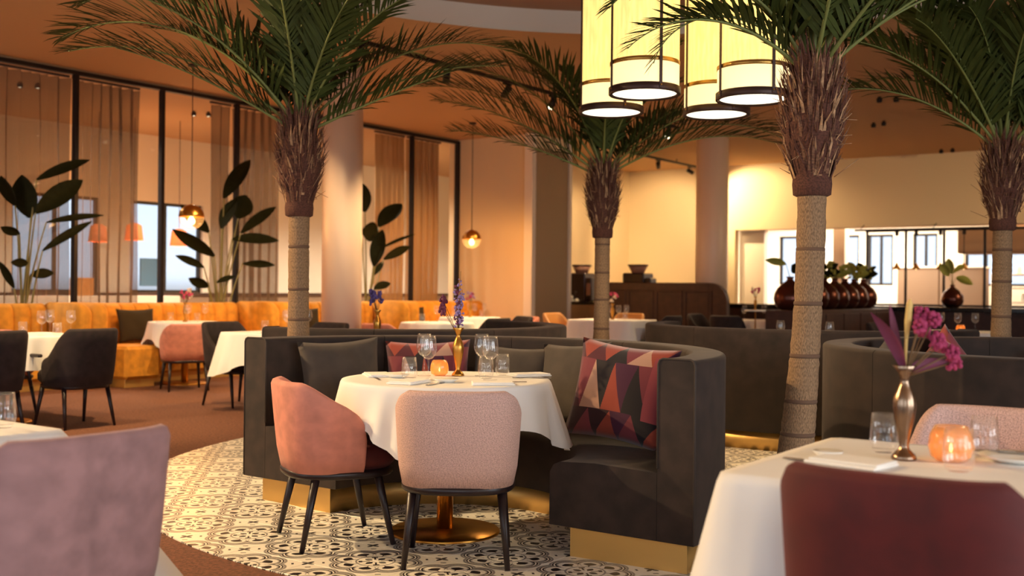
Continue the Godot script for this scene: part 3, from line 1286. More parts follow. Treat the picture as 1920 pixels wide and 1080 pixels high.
func cutlery(at: Vector3, turn: float, fork: bool, label: String, group: String) -> void:
	var g := thing("fork" if fork else "knife", label, "cutlery", at, turn, group)
	part(g, "handle", keep("cut_handle", func():
		var st := S()
		cbox(st, Vector3(0, .003, .05), Vector3(.013, .005, .1), .002)
		return made(st)), M.steel)
	if fork:
		part(g, "tines", keep("fork_tines", func():
			var st := S()
			cbox(st, Vector3(0, .003, -.02), Vector3(.007, .004, .05), .001)
			cbox(st, Vector3(0, .003, -.05), Vector3(.022, .003, .02), .001)
			for i in 4:
				cbox(st, Vector3((i - 1.5) * .006, .003, -.075), Vector3(.0032, .0025, .04), .0008)
			return made(st)), M.steel)
	else:
		part(g, "blade", keep("knife_blade", func():
			var st := S()
			cbox(st, Vector3(.001, .003, -.045), Vector3(.018, .0025, .095), .001)
			return made(st)), M.steel)

func plate(at: Vector3, r: float, label: String, group: String) -> void:
	var g := thing("plate", label, "plate", at, 0, group)
	part(g, "dish", keep("plate%.3f" % r, func():
		var st := S()
		lathe(st, [[0, 0], [r * .6, 0], [r * .65, .003], [r, .014], [r, .017], [r * .66, .0065], [0, .005]], 32)
		return made(st)), M.porcelain)

# ---------------------------------------------------------------- palms and paddle-leaved plants
func frond_shape(pitch: float, length: float, droop: float, seed_: int) -> Array:
	var r := RandomNumberGenerator.new()
	r.seed = seed_
	var n := 40
	var pts := PackedVector3Array([Vector3.ZERO])
	var dirs := [Vector3(cos(pitch), sin(pitch), 0)]
	var p := Vector3.ZERO
	var sway := r.randf_range(-.25, .25)
	for i in n:
		var t := (i + 1.0) / n
		var a := pitch - droop * pow(t, 1.5)
		var d := Vector3(cos(a) * cos(sway * t), sin(a), cos(a) * sin(sway * t))
		p += d * length / n
		pts.append(p)
		dirs.append(d)
	var radii := PackedFloat32Array()
	for i in n + 1:
		radii.append(lerpf(.013, .0022, pow(float(i) / n, .7)))
	var rib := S()
	tube(rib, pts, radii, 6)
	var lf := S()
	var pairs := int(length * 35)
	var roll := r.randf_range(-.3, .3)
	lf.set_smooth_group(-1)
	for i in pairs:
		var t := .13 + .87 * (i + r.randf() * .6) / pairs
		var f := minf(t, .9999) * n
		var k := int(f)
		var base := pts[k].lerp(pts[mini(k + 1, n)], f - k)
		var d: Vector3 = dirs[mini(k + 1, n)]
		var side := d.cross(Vector3.UP).normalized()
		var up := side.cross(d).normalized()
		var ll := .41 * pow(sin(PI * clampf(.1 + t * .86, 0, 1)), .6) * (length / 1.6) * r.randf_range(.85, 1.1)
		for sg: float in [-1.0, 1.0]:
			var open := lerpf(1.0, .5, t) + r.randf_range(-.16, .16)
			var vee := .45 + roll * sg + r.randf_range(-.22, .22)
			var dir := (d * cos(open) + (side * sg * cos(vee) + up * sin(vee)) * sin(open)).normalized()
			var w := .0118 * r.randf_range(.8, 1.15)
			var wd := dir.cross(up).normalized() * w
			var sag := Vector3.DOWN * ll * r.randf_range(.03, .16)
			var q1 := base + dir * ll * .35
			var q2 := base + dir * ll * .72 + sag * .35
			var q3 := base + dir * ll + sag
			var v := [base - wd * .35, base + wd * .35, q1 + wd, q1 - wd, q2 + wd * .75, q2 - wd * .75, q3]
			for m in [0, 1, 2, 0, 2, 3, 3, 2, 4, 3, 4, 5, 5, 4, 6]:
				lf.add_vertex(v[m])
	return [made(rib), made(lf)]

func girth(y: float) -> float:
	return .065 + .04 * pow(maxf(0.0, 1 - y / 1.1), 1.6)

func palm(at: Vector3, lean: Vector3, label: String, chosen: Array, extra: int, seed_: int, scale_ := 1.0) -> void:
	var t := thing("palm_tree", label, "palm tree", at, 0, "palm trees between the booths")
	var r := RandomNumberGenerator.new()
	r.seed = seed_
	var path := func(y: float) -> Vector3:
		return Vector3(0, y, 0) + lean * (y / 1.7) * (2.0 - y / 1.7) * .7
	var pts := PackedVector3Array()
	var radii := PackedFloat32Array()
	var rings := []
	var ry := r.randf_range(.12, .22)
	while ry < 1.6:
		rings.append(ry)
		ry += r.randf_range(.13, .27)
	for i in 86:
		var y := 1.72 * i / 85.0
		var rr := girth(y)
		for g in rings:
			if absf(y - g) < .012:
				rr -= .0035
		pts.append(path.call(y))
		radii.append(rr + r.randf_range(-.0015, .0015))
	var st := S()
	tube(st, pts, radii, 26)
	part(t, "trunk", made(st), M.bark, "ringed tan trunk")
	for g in rings:
		st = S()
		var rg := girth(g)
		lathe(st, [[rg - .012, g - .011], [rg - .0012, g - .01], [rg + .0012, g - .002], [rg + .0008, g + .004], [rg - .0012, g + .009], [rg - .012, g + .01]], 26, path.call(g) - Vector3(0, g, 0))
		part(t, "ring_scar", made(st), M.bark_ring)
	# the fibre sheath: a collar, then ragged leaf bases that widen and close again below the crown
	st = S()
	lathe(st, [[.07, 1.635], [.086, 1.643], [.09, 1.69], [.086, 1.735], [.1, 1.79], [.125, 1.87], [.135, 1.96], [.128, 2.06], [.105, 2.16], [.06, 2.27], [0, 2.32]], 26, path.call(1.72) - Vector3(0, 1.72, 0))
	part(t, "fibre_sheath", made(st), M.fibre, "reddish brown fibre sheath")
	var dark := S()
	var pale := S()
	var middle := S()
	var axis: Vector3 = path.call(1.72) - Vector3(0, 1.72, 0)
	for i in 460:
		var y := 1.735 + .53 * (i + r.randf()) / 460.0
		var a := i * 2.399 + r.randf_range(-.2, .2)
		var k := clampf((y - 1.735) / .53, 0, 1)
		var rr := lerpf(.09, .137, sin(minf(k * 2.6, PI / 2))) - .07 * maxf(0, k - .5)
		var o := Vector3(cos(a), 0, sin(a))
		var s := Vector3(-o.z, 0, o.x)
		var h := r.randf_range(.11, .2)
		var w := r.randf_range(.004, .012)
		var base := axis + o * (rr - .012) + Vector3(0, y - .05, 0)
		var mid := base + Vector3(0, h * .55, 0) + o * r.randf_range(.012, .03)
		var tip := base + Vector3(0, h, 0) + o * r.randf_range(.02, .075) + s * r.randf_range(-.025, .025)
		var pick := r.randf()
		var u := dark if pick < .55 else middle if pick < .87 else pale
		u.set_smooth_group(-1)
		var q := [base - s * w, base + s * w, mid + s * w * .7, mid - s * w * .7, tip, mid + o * .006]
		for m in [0, 1, 2, 0, 2, 3, 3, 5, 4, 5, 2, 4]:
			u.add_vertex(q[m])
	for i in 60:
		var a := r.randf() * TAU
		var o := Vector3(cos(a), 0, sin(a))
		var b := axis + o * .1 + Vector3(0, r.randf_range(1.72, 2.12), 0)
		pale.set_smooth_group(-1)
		rod(pale, b, b + o * r.randf_range(.01, .09) + Vector3(r.randf_range(-.04, .04), r.randf_range(-.05, .12), r.randf_range(-.04, .04)), .0022, .0012, 4)
	var o1 := part(t, "leaf_bases", made(dark), M.fibre)
	o1.set_meta("kind", "stuff")
	var o3 := part(t, "leaf_bases", made(middle), M.fibre_mid)
	o3.set_meta("kind", "stuff")
	var o2 := part(t, "dry_fibres", made(pale), M.fibre_pale)
	o2.set_meta("kind", "stuff")
	var all := chosen.duplicate()
	for i in extra:
		all.append([fposmod(i * 137.5 + 25, 360.0), r.randf_range(42, 86), r.randf_range(1.15, 1.5), r.randf_range(35, 75)])
	var count := 0
	for f in all:
		var az := deg_to_rad(f[0])
		var d := RIGHT * cos(az) + AWAY * sin(az)
		var sh := frond_shape(deg_to_rad(f[1]), f[2] * scale_, deg_to_rad(f[3]), seed_ * 100 + count)
		var fr := part(t, "frond", sh[0], M.rachis)
		fr.position = axis + Vector3(0, 2.12 + .12 * sin(deg_to_rad(f[1])), 0) + Vector3(d.x, 0, d.z) * .045 * cos(deg_to_rad(f[1]))
		fr.rotation.y = atan2(-d.z, d.x)
		part(fr, "leaflets", sh[1], M.leaf)
		count += 1

func paddle_plant(at: Vector3, label: String, leaves: Array) -> void:
	# each leaf: where its blade begins and ends (across, up, depth) and its half width, from the foot of the plant
	var t := thing("bird_of_paradise_plant", label, "plant", at, 0, "paddle-leaved plants behind the banquette")
	part(t, "planter", keep("planter", func():
		var st := S()
		lathe(st, [[0, 0], [.15, 0], [.17, .02], [.19, .42], [.18, .425], [.16, .38], [0, .37]], 28)
		return made(st)), M.bronze)
	var i := 0
	for l in leaves:
		var a := Vector3(l[4] * .5, l[1], l[0])
		var b := Vector3(l[4], l[3], l[2])
		var foot := Vector3(.02 * (i % 3 - 1), .38, .02 * ((i % 5) - 2))
		var st := S()
		var c := foot.lerp(a, .55) - Vector3(0, 0, (a - foot).z * .25)
		var pts := PackedVector3Array()
		var radii := PackedFloat32Array()
		for k in 9:
			var u := k / 8.0
			pts.append(foot.lerp(c, u).lerp(c.lerp(a, u), u))
			radii.append(lerpf(.016, .008, u))
		tube(st, pts, radii, 7)
		var stalk := part(t, "stalk", made(st), M.stalk)
		st = S()
		var mid := a.lerp(b, .5) + Vector3.UP * .04 * a.distance_to(b)
		var d := (b - a).normalized()
		var flat := d.cross(-AWAY).normalized()
		var side: Vector3 = (flat * cos(l[6]) + -AWAY * sin(l[6])).normalized()
		blade(st, a, mid, b, l[5] * 1.25, side)
		part(stalk, "leaf", made(st), M.paddle)
		i += 1

# ---------------------------------------------------------------- lamps
func lantern(at: Vector3, label: String) -> void:
	var l := thing("pendant_lantern", label, "lantern", at, 0, "cylindrical lanterns over the tiled circle")
	part(l, "shade", keep("lantern_shade", func():
		var st := S()
		lathe(st, [[.222, .2], [.222, 1.0], [.219, 1.0], [.219, .2]], 48)
		return made(st)), M.shade, "glowing pale yellow textured shade")
	part(l, "shade_hem", keep("lantern_hem", func():
		var st := S()
		lathe(st, [[.222, .045], [.222, .2], [.219, .2], [.219, .045]], 48)
		return made(st)), M.shade_hem, "plain cream lower shade")
	part(l, "diffuser", keep("lantern_disc", func():
		var st := S()
		lathe(st, [[0, .012], [.208, .012], [.208, .018], [0, .018]], 48)
		return made(st)), M.diffuser, "bright white round diffuser")
	part(l, "ring", keep("lantern_ring", func():
		var st := S()
		lathe(st, [[.207, .004], [.228, 0], [.232, .004], [.232, .046], [.226, .05], [.207, .05], [.207, .004]], 48)
		return made(st)), M.bronze)
	part(l, "top_plate", keep("lantern_top", func():
		var st := S()
		lathe(st, [[0, .99], [.232, .99], [.232, 1.03], [.03, 1.035], [0, 1.035]], 48)
		return made(st)), M.bronze)
	for y in [.2, .85]:
		part(l, "gold_band", keep("lantern_band%.2f" % y, func():
			var st := S()
			lathe(st, [[.223, y - .014], [.226, y - .012], [.226, y + .012], [.223, y + .014]], 48)
			return made(st)), M.gold_band)
	for k in 4:
		var a := .62 + k * PI / 2
		part(l, "strap", keep("lantern_strap%d" % k, func():
			var st := S()
			cbox(st, Vector3(cos(a) * .233, .51, sin(a) * .233), Vector3(.008, 1.0, .021), .002, Basis(Vector3.UP, -a))
			return made(st)), M.bronze)
		part(l, "stud", keep("lantern_stud%d" % k, func():
			var st := S()
			blob(st, Vector3(cos(a) * .239, .03, sin(a) * .239), .006)
			return made(st)), M.brass)
	part(l, "cable", keep("lantern_cable%.2f" % at.y, func():
		var st := S()
		rod(st, Vector3(0, 1.03, 0), Vector3(0, CEIL + .24 - at.y, 0), .006, .006, 6)
		lathe(st, [[0, CEIL + .2 - at.y], [.06, CEIL + .2 - at.y], [.06, CEIL + .24 - at.y], [0, CEIL + .24 - at.y]], 20)
		return made(st)), M.bronze)
	spot(at + Vector3(0, -.01, 0), at + Vector3(0, -2, 0), 1.3, 75, Color(1, .84, .62), .18, l)

func globe_pendant(at: Vector3, label: String, energy: float) -> void:
	var g := thing("globe_pendant", label, "pendant lamp", at, 0, "globe pendants over the banquette")
	part(g, "canopy", keep("globe_canopy%.2f" % at.y, func():
		var st := S()
		lathe(st, [[0, CEIL - .03 - at.y], [.055, CEIL - .03 - at.y], [.06, CEIL - .02 - at.y], [.06, CEIL - at.y], [0, CEIL - at.y]], 24)
		return made(st)), M.bronze)
	part(g, "cord", keep("globe_cord%.2f" % at.y, func():
		var st := S()
		rod(st, Vector3(0, .15, 0), Vector3(0, CEIL - .02 - at.y, 0), .006, .006, 6)
		return made(st)), M.bronze)
	part(g, "brass_cap", keep("globe_cap", func():
		var st := S()
		var p := [[0, .162], [.02, .16]]
		for i in 11:
			var a := PI / 2 - PI / 2 * (i + .8) / 11.8
			p.append([.155 * cos(a), .155 * sin(a)])
		p.append([.155, 0])
		for i in 8:
			var a := PI / 2 * (i + 0.0) / 8.0
			p.append([.152 * cos(a), .152 * sin(a)])
		lathe(st, p, 36)
		return made(st)), M.brass, "brass upper half")
	part(g, "glass_bowl", keep("globe_bowl", func():
		var st := S()
		var p := []
		for i in 13:
			var a := -PI / 2 * i / 12.0
			p.append([.153 * cos(a), .153 * sin(a)])
		lathe(st, p, 36)
		return made(st)), M.glass, "clear glass lower half")
	part(g, "bulb", keep("globe_bulb", func():
		var st := S()
		lathe(st, [[0, -.1], [.03, -.088], [.045, -.06], [.04, -.03], [.02, 0], [.016, .06], [0, .06]], 20)
		return made(st)), M.bulb, "glowing bulb")
	omni(g, Vector3(0, -.055, 0), energy, Color(1, .7, .36), .04)

func track(at: Vector3, length: float, label: String, heads: Array) -> void:
	var t := thing("track_rail", label, "track", at)
	part(t, "rail", box_mesh(Vector3(.035, .05, length), .004), M.black_metal)
	for i in 4:
		var st := S()
		rod(st, Vector3(0, .02, length * (i / 3.0 - .5) * .96), Vector3(0, CEIL - at.y, length * (i / 3.0 - .5) * .96), .012, .012, 8)
		part(t, "mount", made(st), M.black_metal)
	for h in heads:
		var p: Vector3 = at + Vector3(0, -.03, h[0])
		var sp := thing("track_spotlight", h[3], "spotlight", p, 0, "spotlights on the ceiling tracks")
		var aim: Vector3 = h[1]
		var joint := Vector3(0, -.09, 0)
		var dir := (aim - (p + joint)).normalized()
		part(sp, "adapter", keep("spot_adapter", func():
			var st := S()
			cbox(st, Vector3(0, -.01, 0), Vector3(.036, .025, .16), .004)
			rod(st, Vector3(0, -.015, 0), Vector3(0, -.09, 0), .009, .009, 8)
			return made(st)), M.black_metal)
		var st := S()
		var up := Basis(dir.cross(Vector3.FORWARD if absf(dir.z) < .9 else Vector3.RIGHT).normalized(), -dir, Vector3.ZERO)
		up.z = up.x.cross(up.y)
		lathe(st, [[0, .06], [.04, .058], [.044, .05], [.044, -.09], [.04, -.09], [.038, -.075], [0, -.07]], 20, joint, up)
		part(sp, "head", made(st), M.black_metal)
		st = S()
		lathe(st, [[0, -.082], [.036, -.084], [.036, -.088], [0, -.088]], 20, joint, up)
		part(sp, "lens", made(st), M.lens, "bright lens")
		spot(p + joint + dir * .1, aim, h[2], 42, WARM, .05, sp)

func twin_downlight(at: Vector3, turn: float, label: String, energy := 0.0, group := "black twin downlights on the ceiling") -> void:
	var t := thing("twin_downlight", label, "downlight", at, turn, group)
	for s in [-1, 1]:
		part(t, "can", keep("can%d" % s, func():
			var st := S()
			lathe(st, [[0, 0], [.022, 0], [.022, -.02], [.04, -.024], [.036, -.075], [.028, -.075], [.024, -.06], [0, -.06]], 18, Vector3(s * .11, 0, 0))
			return made(st)), M.black_metal)
		if energy > 0.0:
			part(t, "lens", keep("can_lens%d" % s, func():
				var st := S()
				lathe(st, [[0, -.066], [.026, -.066], [.026, -.07], [0, -.07]], 16, Vector3(s * .11, 0, 0))
				return made(st)), M.lens)
			var p := t.to_global(Vector3(s * .11, -.085, 0))
			spot(p, p + Vector3(0, -2, 0), energy, 70, Color(1, .93, .82), .06, t)

# ---------------------------------------------------------------- banquette, curtains, bar
func channel_mesh() -> ArrayMesh:
	var st := S()
	var rows := []
	for i in 9:
		var a := PI * i / 8.0
		var z := -cos(a) * .1
		var out := sin(a) * .045
		var row := PackedVector3Array()
		for q in [[.0, .42], [.085 + out, .42], [.11 + out, .6], [.1 + out, .82], [.08 + out, .91], [.04 + out * .6, .955], [.0, .965], [-.06, .95], [-.1, .9], [-.1, .42]]:
			row.append(Vector3(q[0], q[1], z))
		rows.append(row)
	for e in [0, 8]:
		var c := Vector3.ZERO
		for p in rows[e]:
			c += p
		c /= rows[e].size()
		var cap := PackedVector3Array()
		for p in rows[e]:
			cap.append(c)
		if e == 0:
			rows.push_front(cap)
		else:
			rows.push_back(cap)
	# after the front cap the last row moved one place on
	if rows.size() == 11:
		grid(st, rows, true)
	return made(st)

func banquette(z0: float, z1: float, label: String, side_seat: bool) -> void:
	var b := thing("banquette", label, "banquette", Vector3(-8.58, 0, (z0 + z1) / 2), 0, "yellow channelled banquettes along the glass wall")
	var len_ := z0 - z1
	var n := int(round(len_ / .2))
	for i in n:
		var o := part(b, "back_channel", keep("channel", channel_mesh), M.yellow_velvet)
		o.position = Vector3(0, 0, len_ / 2 - len_ * (i + .5) / n)
		o.scale.z = len_ / n / .2
	var st := S()
	cbox(st, Vector3(.33, .29, 0), Vector3(.66, .36, len_ - .02), .035)
	part(b, "seat", made(st), M.yellow_velvet)
	if side_seat:
		st = S()
		cbox(st, Vector3(.74, .29, len_ / 2 - .25), Vector3(.66, .38, .48), .035)
		part(b, "side_seat", made(st), M.yellow_velvet)
		st = S()
		cbox(st, Vector3(.7, .055, len_ / 2 - .25), Vector3(.6, .11, .4), .004)
		part(b, "side_plinth", made(st), M.plinth)
	st = S()
	cbox(st, Vector3(.25, .055, 0), Vector3(.66, .11, len_ - .06), .004)
	part(b, "plinth", made(st), M.plinth)

func divider(z: float, label: String) -> void:
	var d := thing("banquette_divider", label, "divider", Vector3(-8.22, 0, z), 0, "rounded dividers between the banquettes")
	for s in [-1.0, 1.0]:
		part(d, "pad", keep("divider_pad%d" % int(s), func():
			var st := S()
			var prof := rounded_profile(-.4, .11, .4, .98, .13, 6)
			var rows := []
			for l in [[.0, .0], [.0, .9], [.06, .98], [.14, 1.0], [.178, .97], [.178, .0]]:
				var row := PackedVector3Array()
				for p in prof:
					var q := Vector2(p.x * l[1], .5 + (p.y - .5) * l[1])
					row.append(Vector3(q.x, q.y, s * (l[0] + .003)))
				rows.append(row)
			grid(st, rows, true)
			return made(st)), M.yellow_velvet)
	var st := S()
	cbox(st, Vector3(0, .055, 0), Vector3(.7, .11, .26), .004)
	part(d, "plinth", made(st), M.plinth)

func curtain(z0: float, z1: float, m: Material, label: String, seed_: int, x := -9.32) -> void:
	var c := thing("sheer_curtain", label, "curtain", Vector3(x, 0, (z0 + z1) / 2), 0, "sheer curtains behind the glass wall")
	var r := RandomNumberGenerator.new()
	r.seed = seed_
	var st := S()
	var w := z0 - z1
	var n := int(w * 46)
	var rows := []
	var ph := r.randf() * TAU
	for y in [.03, .6, 1.4, 2.3, 3.2, 3.8]:
		var row := PackedVector3Array()
		for i in n + 1:
			var t := float(i) / n
			var s := t * w
			var amp := .06 + .03 * sin(s * 5 + ph)
			row.append(Vector3(amp * sin(s * 44 + ph + 1.2 * sin(s * 7 + ph) + .3 * sin(y + s * 3)) + .012 * sin(s * 130), y, w / 2 - s + .012 * sin(y * 2 + s * 9)))
		rows.append(row)
	grid(st, rows)
	part(c, "fabric", made(st), m)
	st = S()
	cbox(st, Vector3(0, 3.83, 0), Vector3(.03, .03, w + .06), .003)
	part(c, "rail", made(st), M.bronze)

func copper_vase(at: Vector3, label: String, k := 1.0, group := "") -> Node3D:
	var v := thing("copper_vase", label, "vase", at, 0, group)
	part(v, "body", keep("copper_vase%.2f" % k, func():
		var st := S()
		var p := []
		for q in [[0, 0], [.12, 0], [.17, .02], [.215, .08], [.232, .16], [.222, .24], [.18, .32], [.11, .385], [.06, .42], [.042, .445], [.05, .47], [.062, .485], [.05, .485], [.035, .45], [0, .44]]:
			p.append([q[0] * k, q[1] * k])
		lathe(st, p, 36)
		return made(st)), M.copper)
	return v

func sprig(v: Node3D, base: Vector3, tips: Array, w: float, m: Material) -> void:
	for t in tips:
		var st := S()
		rod(st, base, t[0], .006, .004, 6)
		var stalk := part(v, "stalk", made(st), M.stalk)
		st = S()
		blade(st, t[0], (t[0] + t[1]) / 2 + Vector3.UP * .03, t[1], w, (RIGHT * .4 - AWAY * .3 + Vector3.UP * .7).normalized())
		part(stalk, "leaf", made(st), m)

func brass_bell(at: Vector3, label: String) -> void:
	var g := thing("bell_pendant", label, "pendant lamp", at, 0, "brass bell pendants over the bar")
	part(g, "bell", keep("bell", func():
		var st := S()
		lathe(st, [[0, .12], [.02, .12], [.03, .09], [.05, .06], [.085, .0], [.082, .0], [.047, .055], [.026, .085], [0, .1]], 24)
		return made(st)), M.brass)
	part(g, "rod", keep("bell_rod", func():
		var st := S()
		rod(st, Vector3(0, .11, 0), Vector3(0, .7, 0), .008, .008, 6)
		lathe(st, [[0, .66], [.035, .66], [.035, .76], [0, .76]], 14)
		return made(st)), M.black_metal)
	part(g, "bulb", keep("bell_bulb", func():
		var st := S()
		blob(st, Vector3(0, .02, 0), .025)
		return made(st)), M.bulb)
	omni(g, Vector3(0, .02, 0), .12, Color(1, .75, .42), .02)

func coffee_machine(at: Vector3, label: String, w: float) -> void:
	var c := thing("coffee_machine", label, "coffee machine", at, 0, "coffee machines behind the panelled screen")
	var st := S()
	cbox(st, Vector3(0, .28, 0), Vector3(w, .56, .4), .02)
	part(c, "body", made(st), M.machine)
	st = S()
	lathe(st, [[0, .56], [.12, .56], [.19, .7], [.185, .7], [.11, .57], [0, .57]], 20)
	part(c, "bean_hopper", made(st), M.smoke)
	st = S()
	lathe(st, [[0, .7], [.2, .7], [.2, .725], [0, .725]], 20)
	part(c, "lid", made(st), M.machine)
	st = S()
	cbox(st, Vector3(w / 2 + .07, .24, .05), Vector3(.13, .46, .25), .02)
	part(c, "milk_cooler", made(st), M.machine)
	st = S()
	cbox(st, Vector3(w / 2 + .07, .24, .18), Vector3(.09, .24, .01), .004)
	part(c, "cooler_door", made(st), M.smoke)
	st = S()
	cbox(st, Vector3(0, .02, .24), Vector3(w * .8, .03, .12), .006)
	rod(st, Vector3(0, .2, .2), Vector3(0, .13, .24), .02, .015, 8)
	part(c, "spout", made(st), M.machine)

func bar_side() -> void:
	var s := thing("panelled_screen", "high dark brown panelled screen with a rounded end beside the far column", "screen", Vector3(-6.1, 0, -10.6))
	var st := S()
	cbox(st, Vector3(.25, .66, 0), Vector3(2.2, 1.32, .12), .012)
	part(s, "body", made(st), M.brown_wood)
	st = S()
	var rows := []
	for z in [-.06, .06]:
		var row := PackedVector3Array([Vector3(1.35, 0, z), Vector3(1.68, 0, z)])
		for i in 9:
			var a := PI / 2 * i / 8.0
			row.append(Vector3(1.36 + .32 * cos(a), 1.0 + .32 * sin(a), z))
		row.append(Vector3(1.35, 1.32, z))
		rows.append(row)
	for e in [0, 1]:
		var c := PackedVector3Array()
		for p in rows[e if e == 0 else 2]:
			c.append(Vector3(1.45, .6, -.06 if e == 0 else .06))
		if e == 0:
			rows.push_front(c)
		else:
			rows.push_back(c)
	grid(st, rows, true, false)
	part(s, "rounded_end", made(st), M.brown_wood)
	for i in 4:
		var x := -.52 + i * .56
		st = S()
		cbox(st, Vector3(x, 1.17, .066), Vector3(.5, .03, .02), .006)
		cbox(st, Vector3(x, .2, .066), Vector3(.5, .03, .02), .006)
		cbox(st, Vector3(x - .24, .685, .066), Vector3(.03, 1.0, .02), .006)
		cbox(st, Vector3(x + .24, .685, .066), Vector3(.03, 1.0, .02), .006)
		part(s, "panel_moulding", made(st), M.brown_wood)
	# coffee corner behind it
	var k := thing("sideboard", "pale sideboard with a stone top against the wall behind the screen", "sideboard", Vector3(-7.7, 0, -11.75))
	st = S()
	cbox(st, Vector3(0, .45, 0), Vector3(2.6, .9, .6), .01)
	part(k, "body", made(st), M.counter)
	st = S()
	cbox(st, Vector3(0, .92, 0), Vector3(2.64, .05, .64), .008)
	part(k, "top", made(st), M.marble)
	for i in 4:
		st = S()
		cbox(st, Vector3(-.97 + i * .65, .45, .305), Vector3(.6, .8, .015), .004)
		part(k, "door", made(st), M.counter)
	coffee_machine(Vector3(-8.12, .947, -11.85), "dark coffee machine with bean hopper beside the white cups", .4)
	coffee_machine(Vector3(-6.85, .947, -11.85), "dark coffee machine rising over the top of the panelled screen", .46)
	for i in 7:
		var c := thing("coffee_cup", "white coffee cup stacked upside down on the sideboard", "cup", Vector3(-8.35 + .11 * (i % 4), .947 + .062 * (i / 4), -11.52 + .02 * (i / 4)), 0, "cups on the sideboard")
		part(c, "cup_body", keep("cup", func():
			var q := S()
			lathe(q, [[0, 0], [.042, 0], [.04, .02], [.03, .05], [.02, .06], [0, .06]], 16)
			return made(q)), M.porcelain)
	var fr := thing("framed_card", "small yellow framed card standing on the sideboard", "card", Vector3(-7.28, .947, -11.5), -.2)
	st = S()
	cbox(st, Vector3(0, .19, 0), Vector3(.16, .38, .015), .003)
	part(fr, "card", made(st), M.yellow_print)
	st = S()
	cbox(st, Vector3(-.1, .19, -.02), Vector3(.09, .38, .015), .003)
	part(fr, "back_card", made(st), M.orange_shade)
	# the bar
	var bar := thing("bar_counter", "long bar counter with a dark marble top before the kitchen opening", "bar", Vector3(-1.4, 0, -12.8))
	st = S()
	cbox(st, Vector3(0, .44, 0), Vector3(7.8, .88, .6), .01)
	part(bar, "body", made(st), M.brown_wood)
	st = S()
	cbox(st, Vector3(0, .91, 0), Vector3(7.9, .08, .76), .01)
	part(bar, "marble_top", made(st), M.marble)
	for i in 8:
		st = S()
		cbox(st, Vector3(-3.4 + i * .97, .45, .305), Vector3(.9, .74, .016), .005)
		part(bar, "front_panel", made(st), M.brown_wood)
	st = S()
	rod(st, Vector3(-3.8, .2, .42), Vector3(3.8, .2, .42), .02, .02, 10)
	for i in 5:
		rod(st, Vector3(-3.6 + i * 1.8, .2, .42), Vector3(-3.6 + i * 1.8, .2, .29), .014, .014, 8)
	part(bar, "foot_rail", made(st), M.brass)
	var cab := thing("low_cabinet", "low dark brown cabinet that carries the row of copper vases", "cabinet", Vector3(-2.5, 0, -10.25))
	st = S()
	cbox(st, Vector3(0, .46, 0), Vector3(.6, .92, 3.9), .01)
	part(cab, "body", made(st), M.brown_wood)
	for i in 5:
		st = S()
		cbox(st, Vector3(.306, .46, -1.56 + i * .78), Vector3(.016, .8, .73), .004)
		part(cab, "door", made(st), M.brown_wood)
	for i in 8:
		var v := copper_vase(Vector3(-2.55, .92, -8.6 - i * .47), ["round hammered copper vase with one long pale leaf, first in the row on the cabinet", "round hammered copper vase with broad dark leaves in the row on the cabinet", "round hammered copper vase with broad dark leaves in the row on the cabinet", "round hammered copper vase of yellow-green berries in the row on the cabinet", "round hammered copper vase of yellow-green berries in the row on the cabinet", "empty round hammered copper vase in the row on the cabinet", "round hammered copper vase of yellow-green berries in the row on the cabinet", "round hammered copper vase of yellow-green berries in the row on the cabinet"][i], 1.0, "copper vases in a row on the cabinet")
		var b := Vector3(0, .46, 0)
		if i == 0:
			sprig(v, b, [[b - RIGHT * .06 + Vector3.UP * .2, b - RIGHT * .36 + Vector3.UP * .26]], .06, M.yellow_leaf)
		elif i < 3:
			sprig(v, b, [[b - RIGHT * .02 + Vector3.UP * .08, b - RIGHT * .16 + Vector3.UP * .2], [b + Vector3.UP * .14, b + RIGHT * .04 + Vector3.UP * .34]], .09, M.paddle)
		elif i != 5:
			sprig(v, b, [[b + Vector3.UP * .06 + RIGHT * .03, b + Vector3.UP * .24 + RIGHT * .22], [b + Vector3.UP * .1, b + Vector3.UP * .3 - RIGHT * .1], [b + Vector3.UP * .04 - RIGHT * .03, b + Vector3.UP * .12 + RIGHT * .25]], .08, M.paddle if i % 2 else M.yellow_leaf)
			st = S()
			var r := RandomNumberGenerator.new()
			r.seed = 40 + i
			for j in 26:
				blob(st, b + Vector3(r.randf_range(-.16, .16), r.randf_range(.02, .24), r.randf_range(-.16, .16)), r.randf_range(.015, .03))
			part(v, "berries", made(st), M.yellow_leaf, "yellow-green berries")
	var lone := copper_vase(Vector3(-1.29, .95, -12.62), "single round copper vase with an orchid on the bar", .78)
	var b2 := Vector3(0, .36, 0)
	sprig(lone, b2, [[b2 + Vector3.UP * .14 + RIGHT * .06, b2 + RIGHT * .34 + Vector3.UP * .02], [b2 + Vector3.UP * .2, b2 + RIGHT * .2 + Vector3.UP * .34], [b2 + Vector3.UP * .16 - RIGHT * .06, b2 - RIGHT * .22 + Vector3.UP * .36], [b2 + Vector3.UP * .2 - RIGHT * .02, b2 - RIGHT * .08 + Vector3.UP * .46]], .07, M.yellow_leaf)
	for x in [-2.97, -2.6, -2.15, -1.72]:
		brass_bell(Vector3(x, 1.64, -15.22), "small brass bell pendant hanging over the bar")
	var rail := thing("pendant_rail", "slim black rail that carries the bell pendants over the bar", "rail", Vector3(-2.3, 2.42, -15.22))
	st = S()
	cbox(st, Vector3.ZERO, Vector3(3.0, .04, .04), .004)
	part(rail, "bar", made(st), M.black_metal)
	for x in [-1.4, 0.0, 1.4]:
		st = S()
		rod(st, Vector3(x, 0, 0), Vector3(x, .12, -.28), .008, .008, 6)
		part(rail, "bracket", made(st), M.black_metal)
	# black framed glass screen behind the bar
	var gs := structure("window_30")
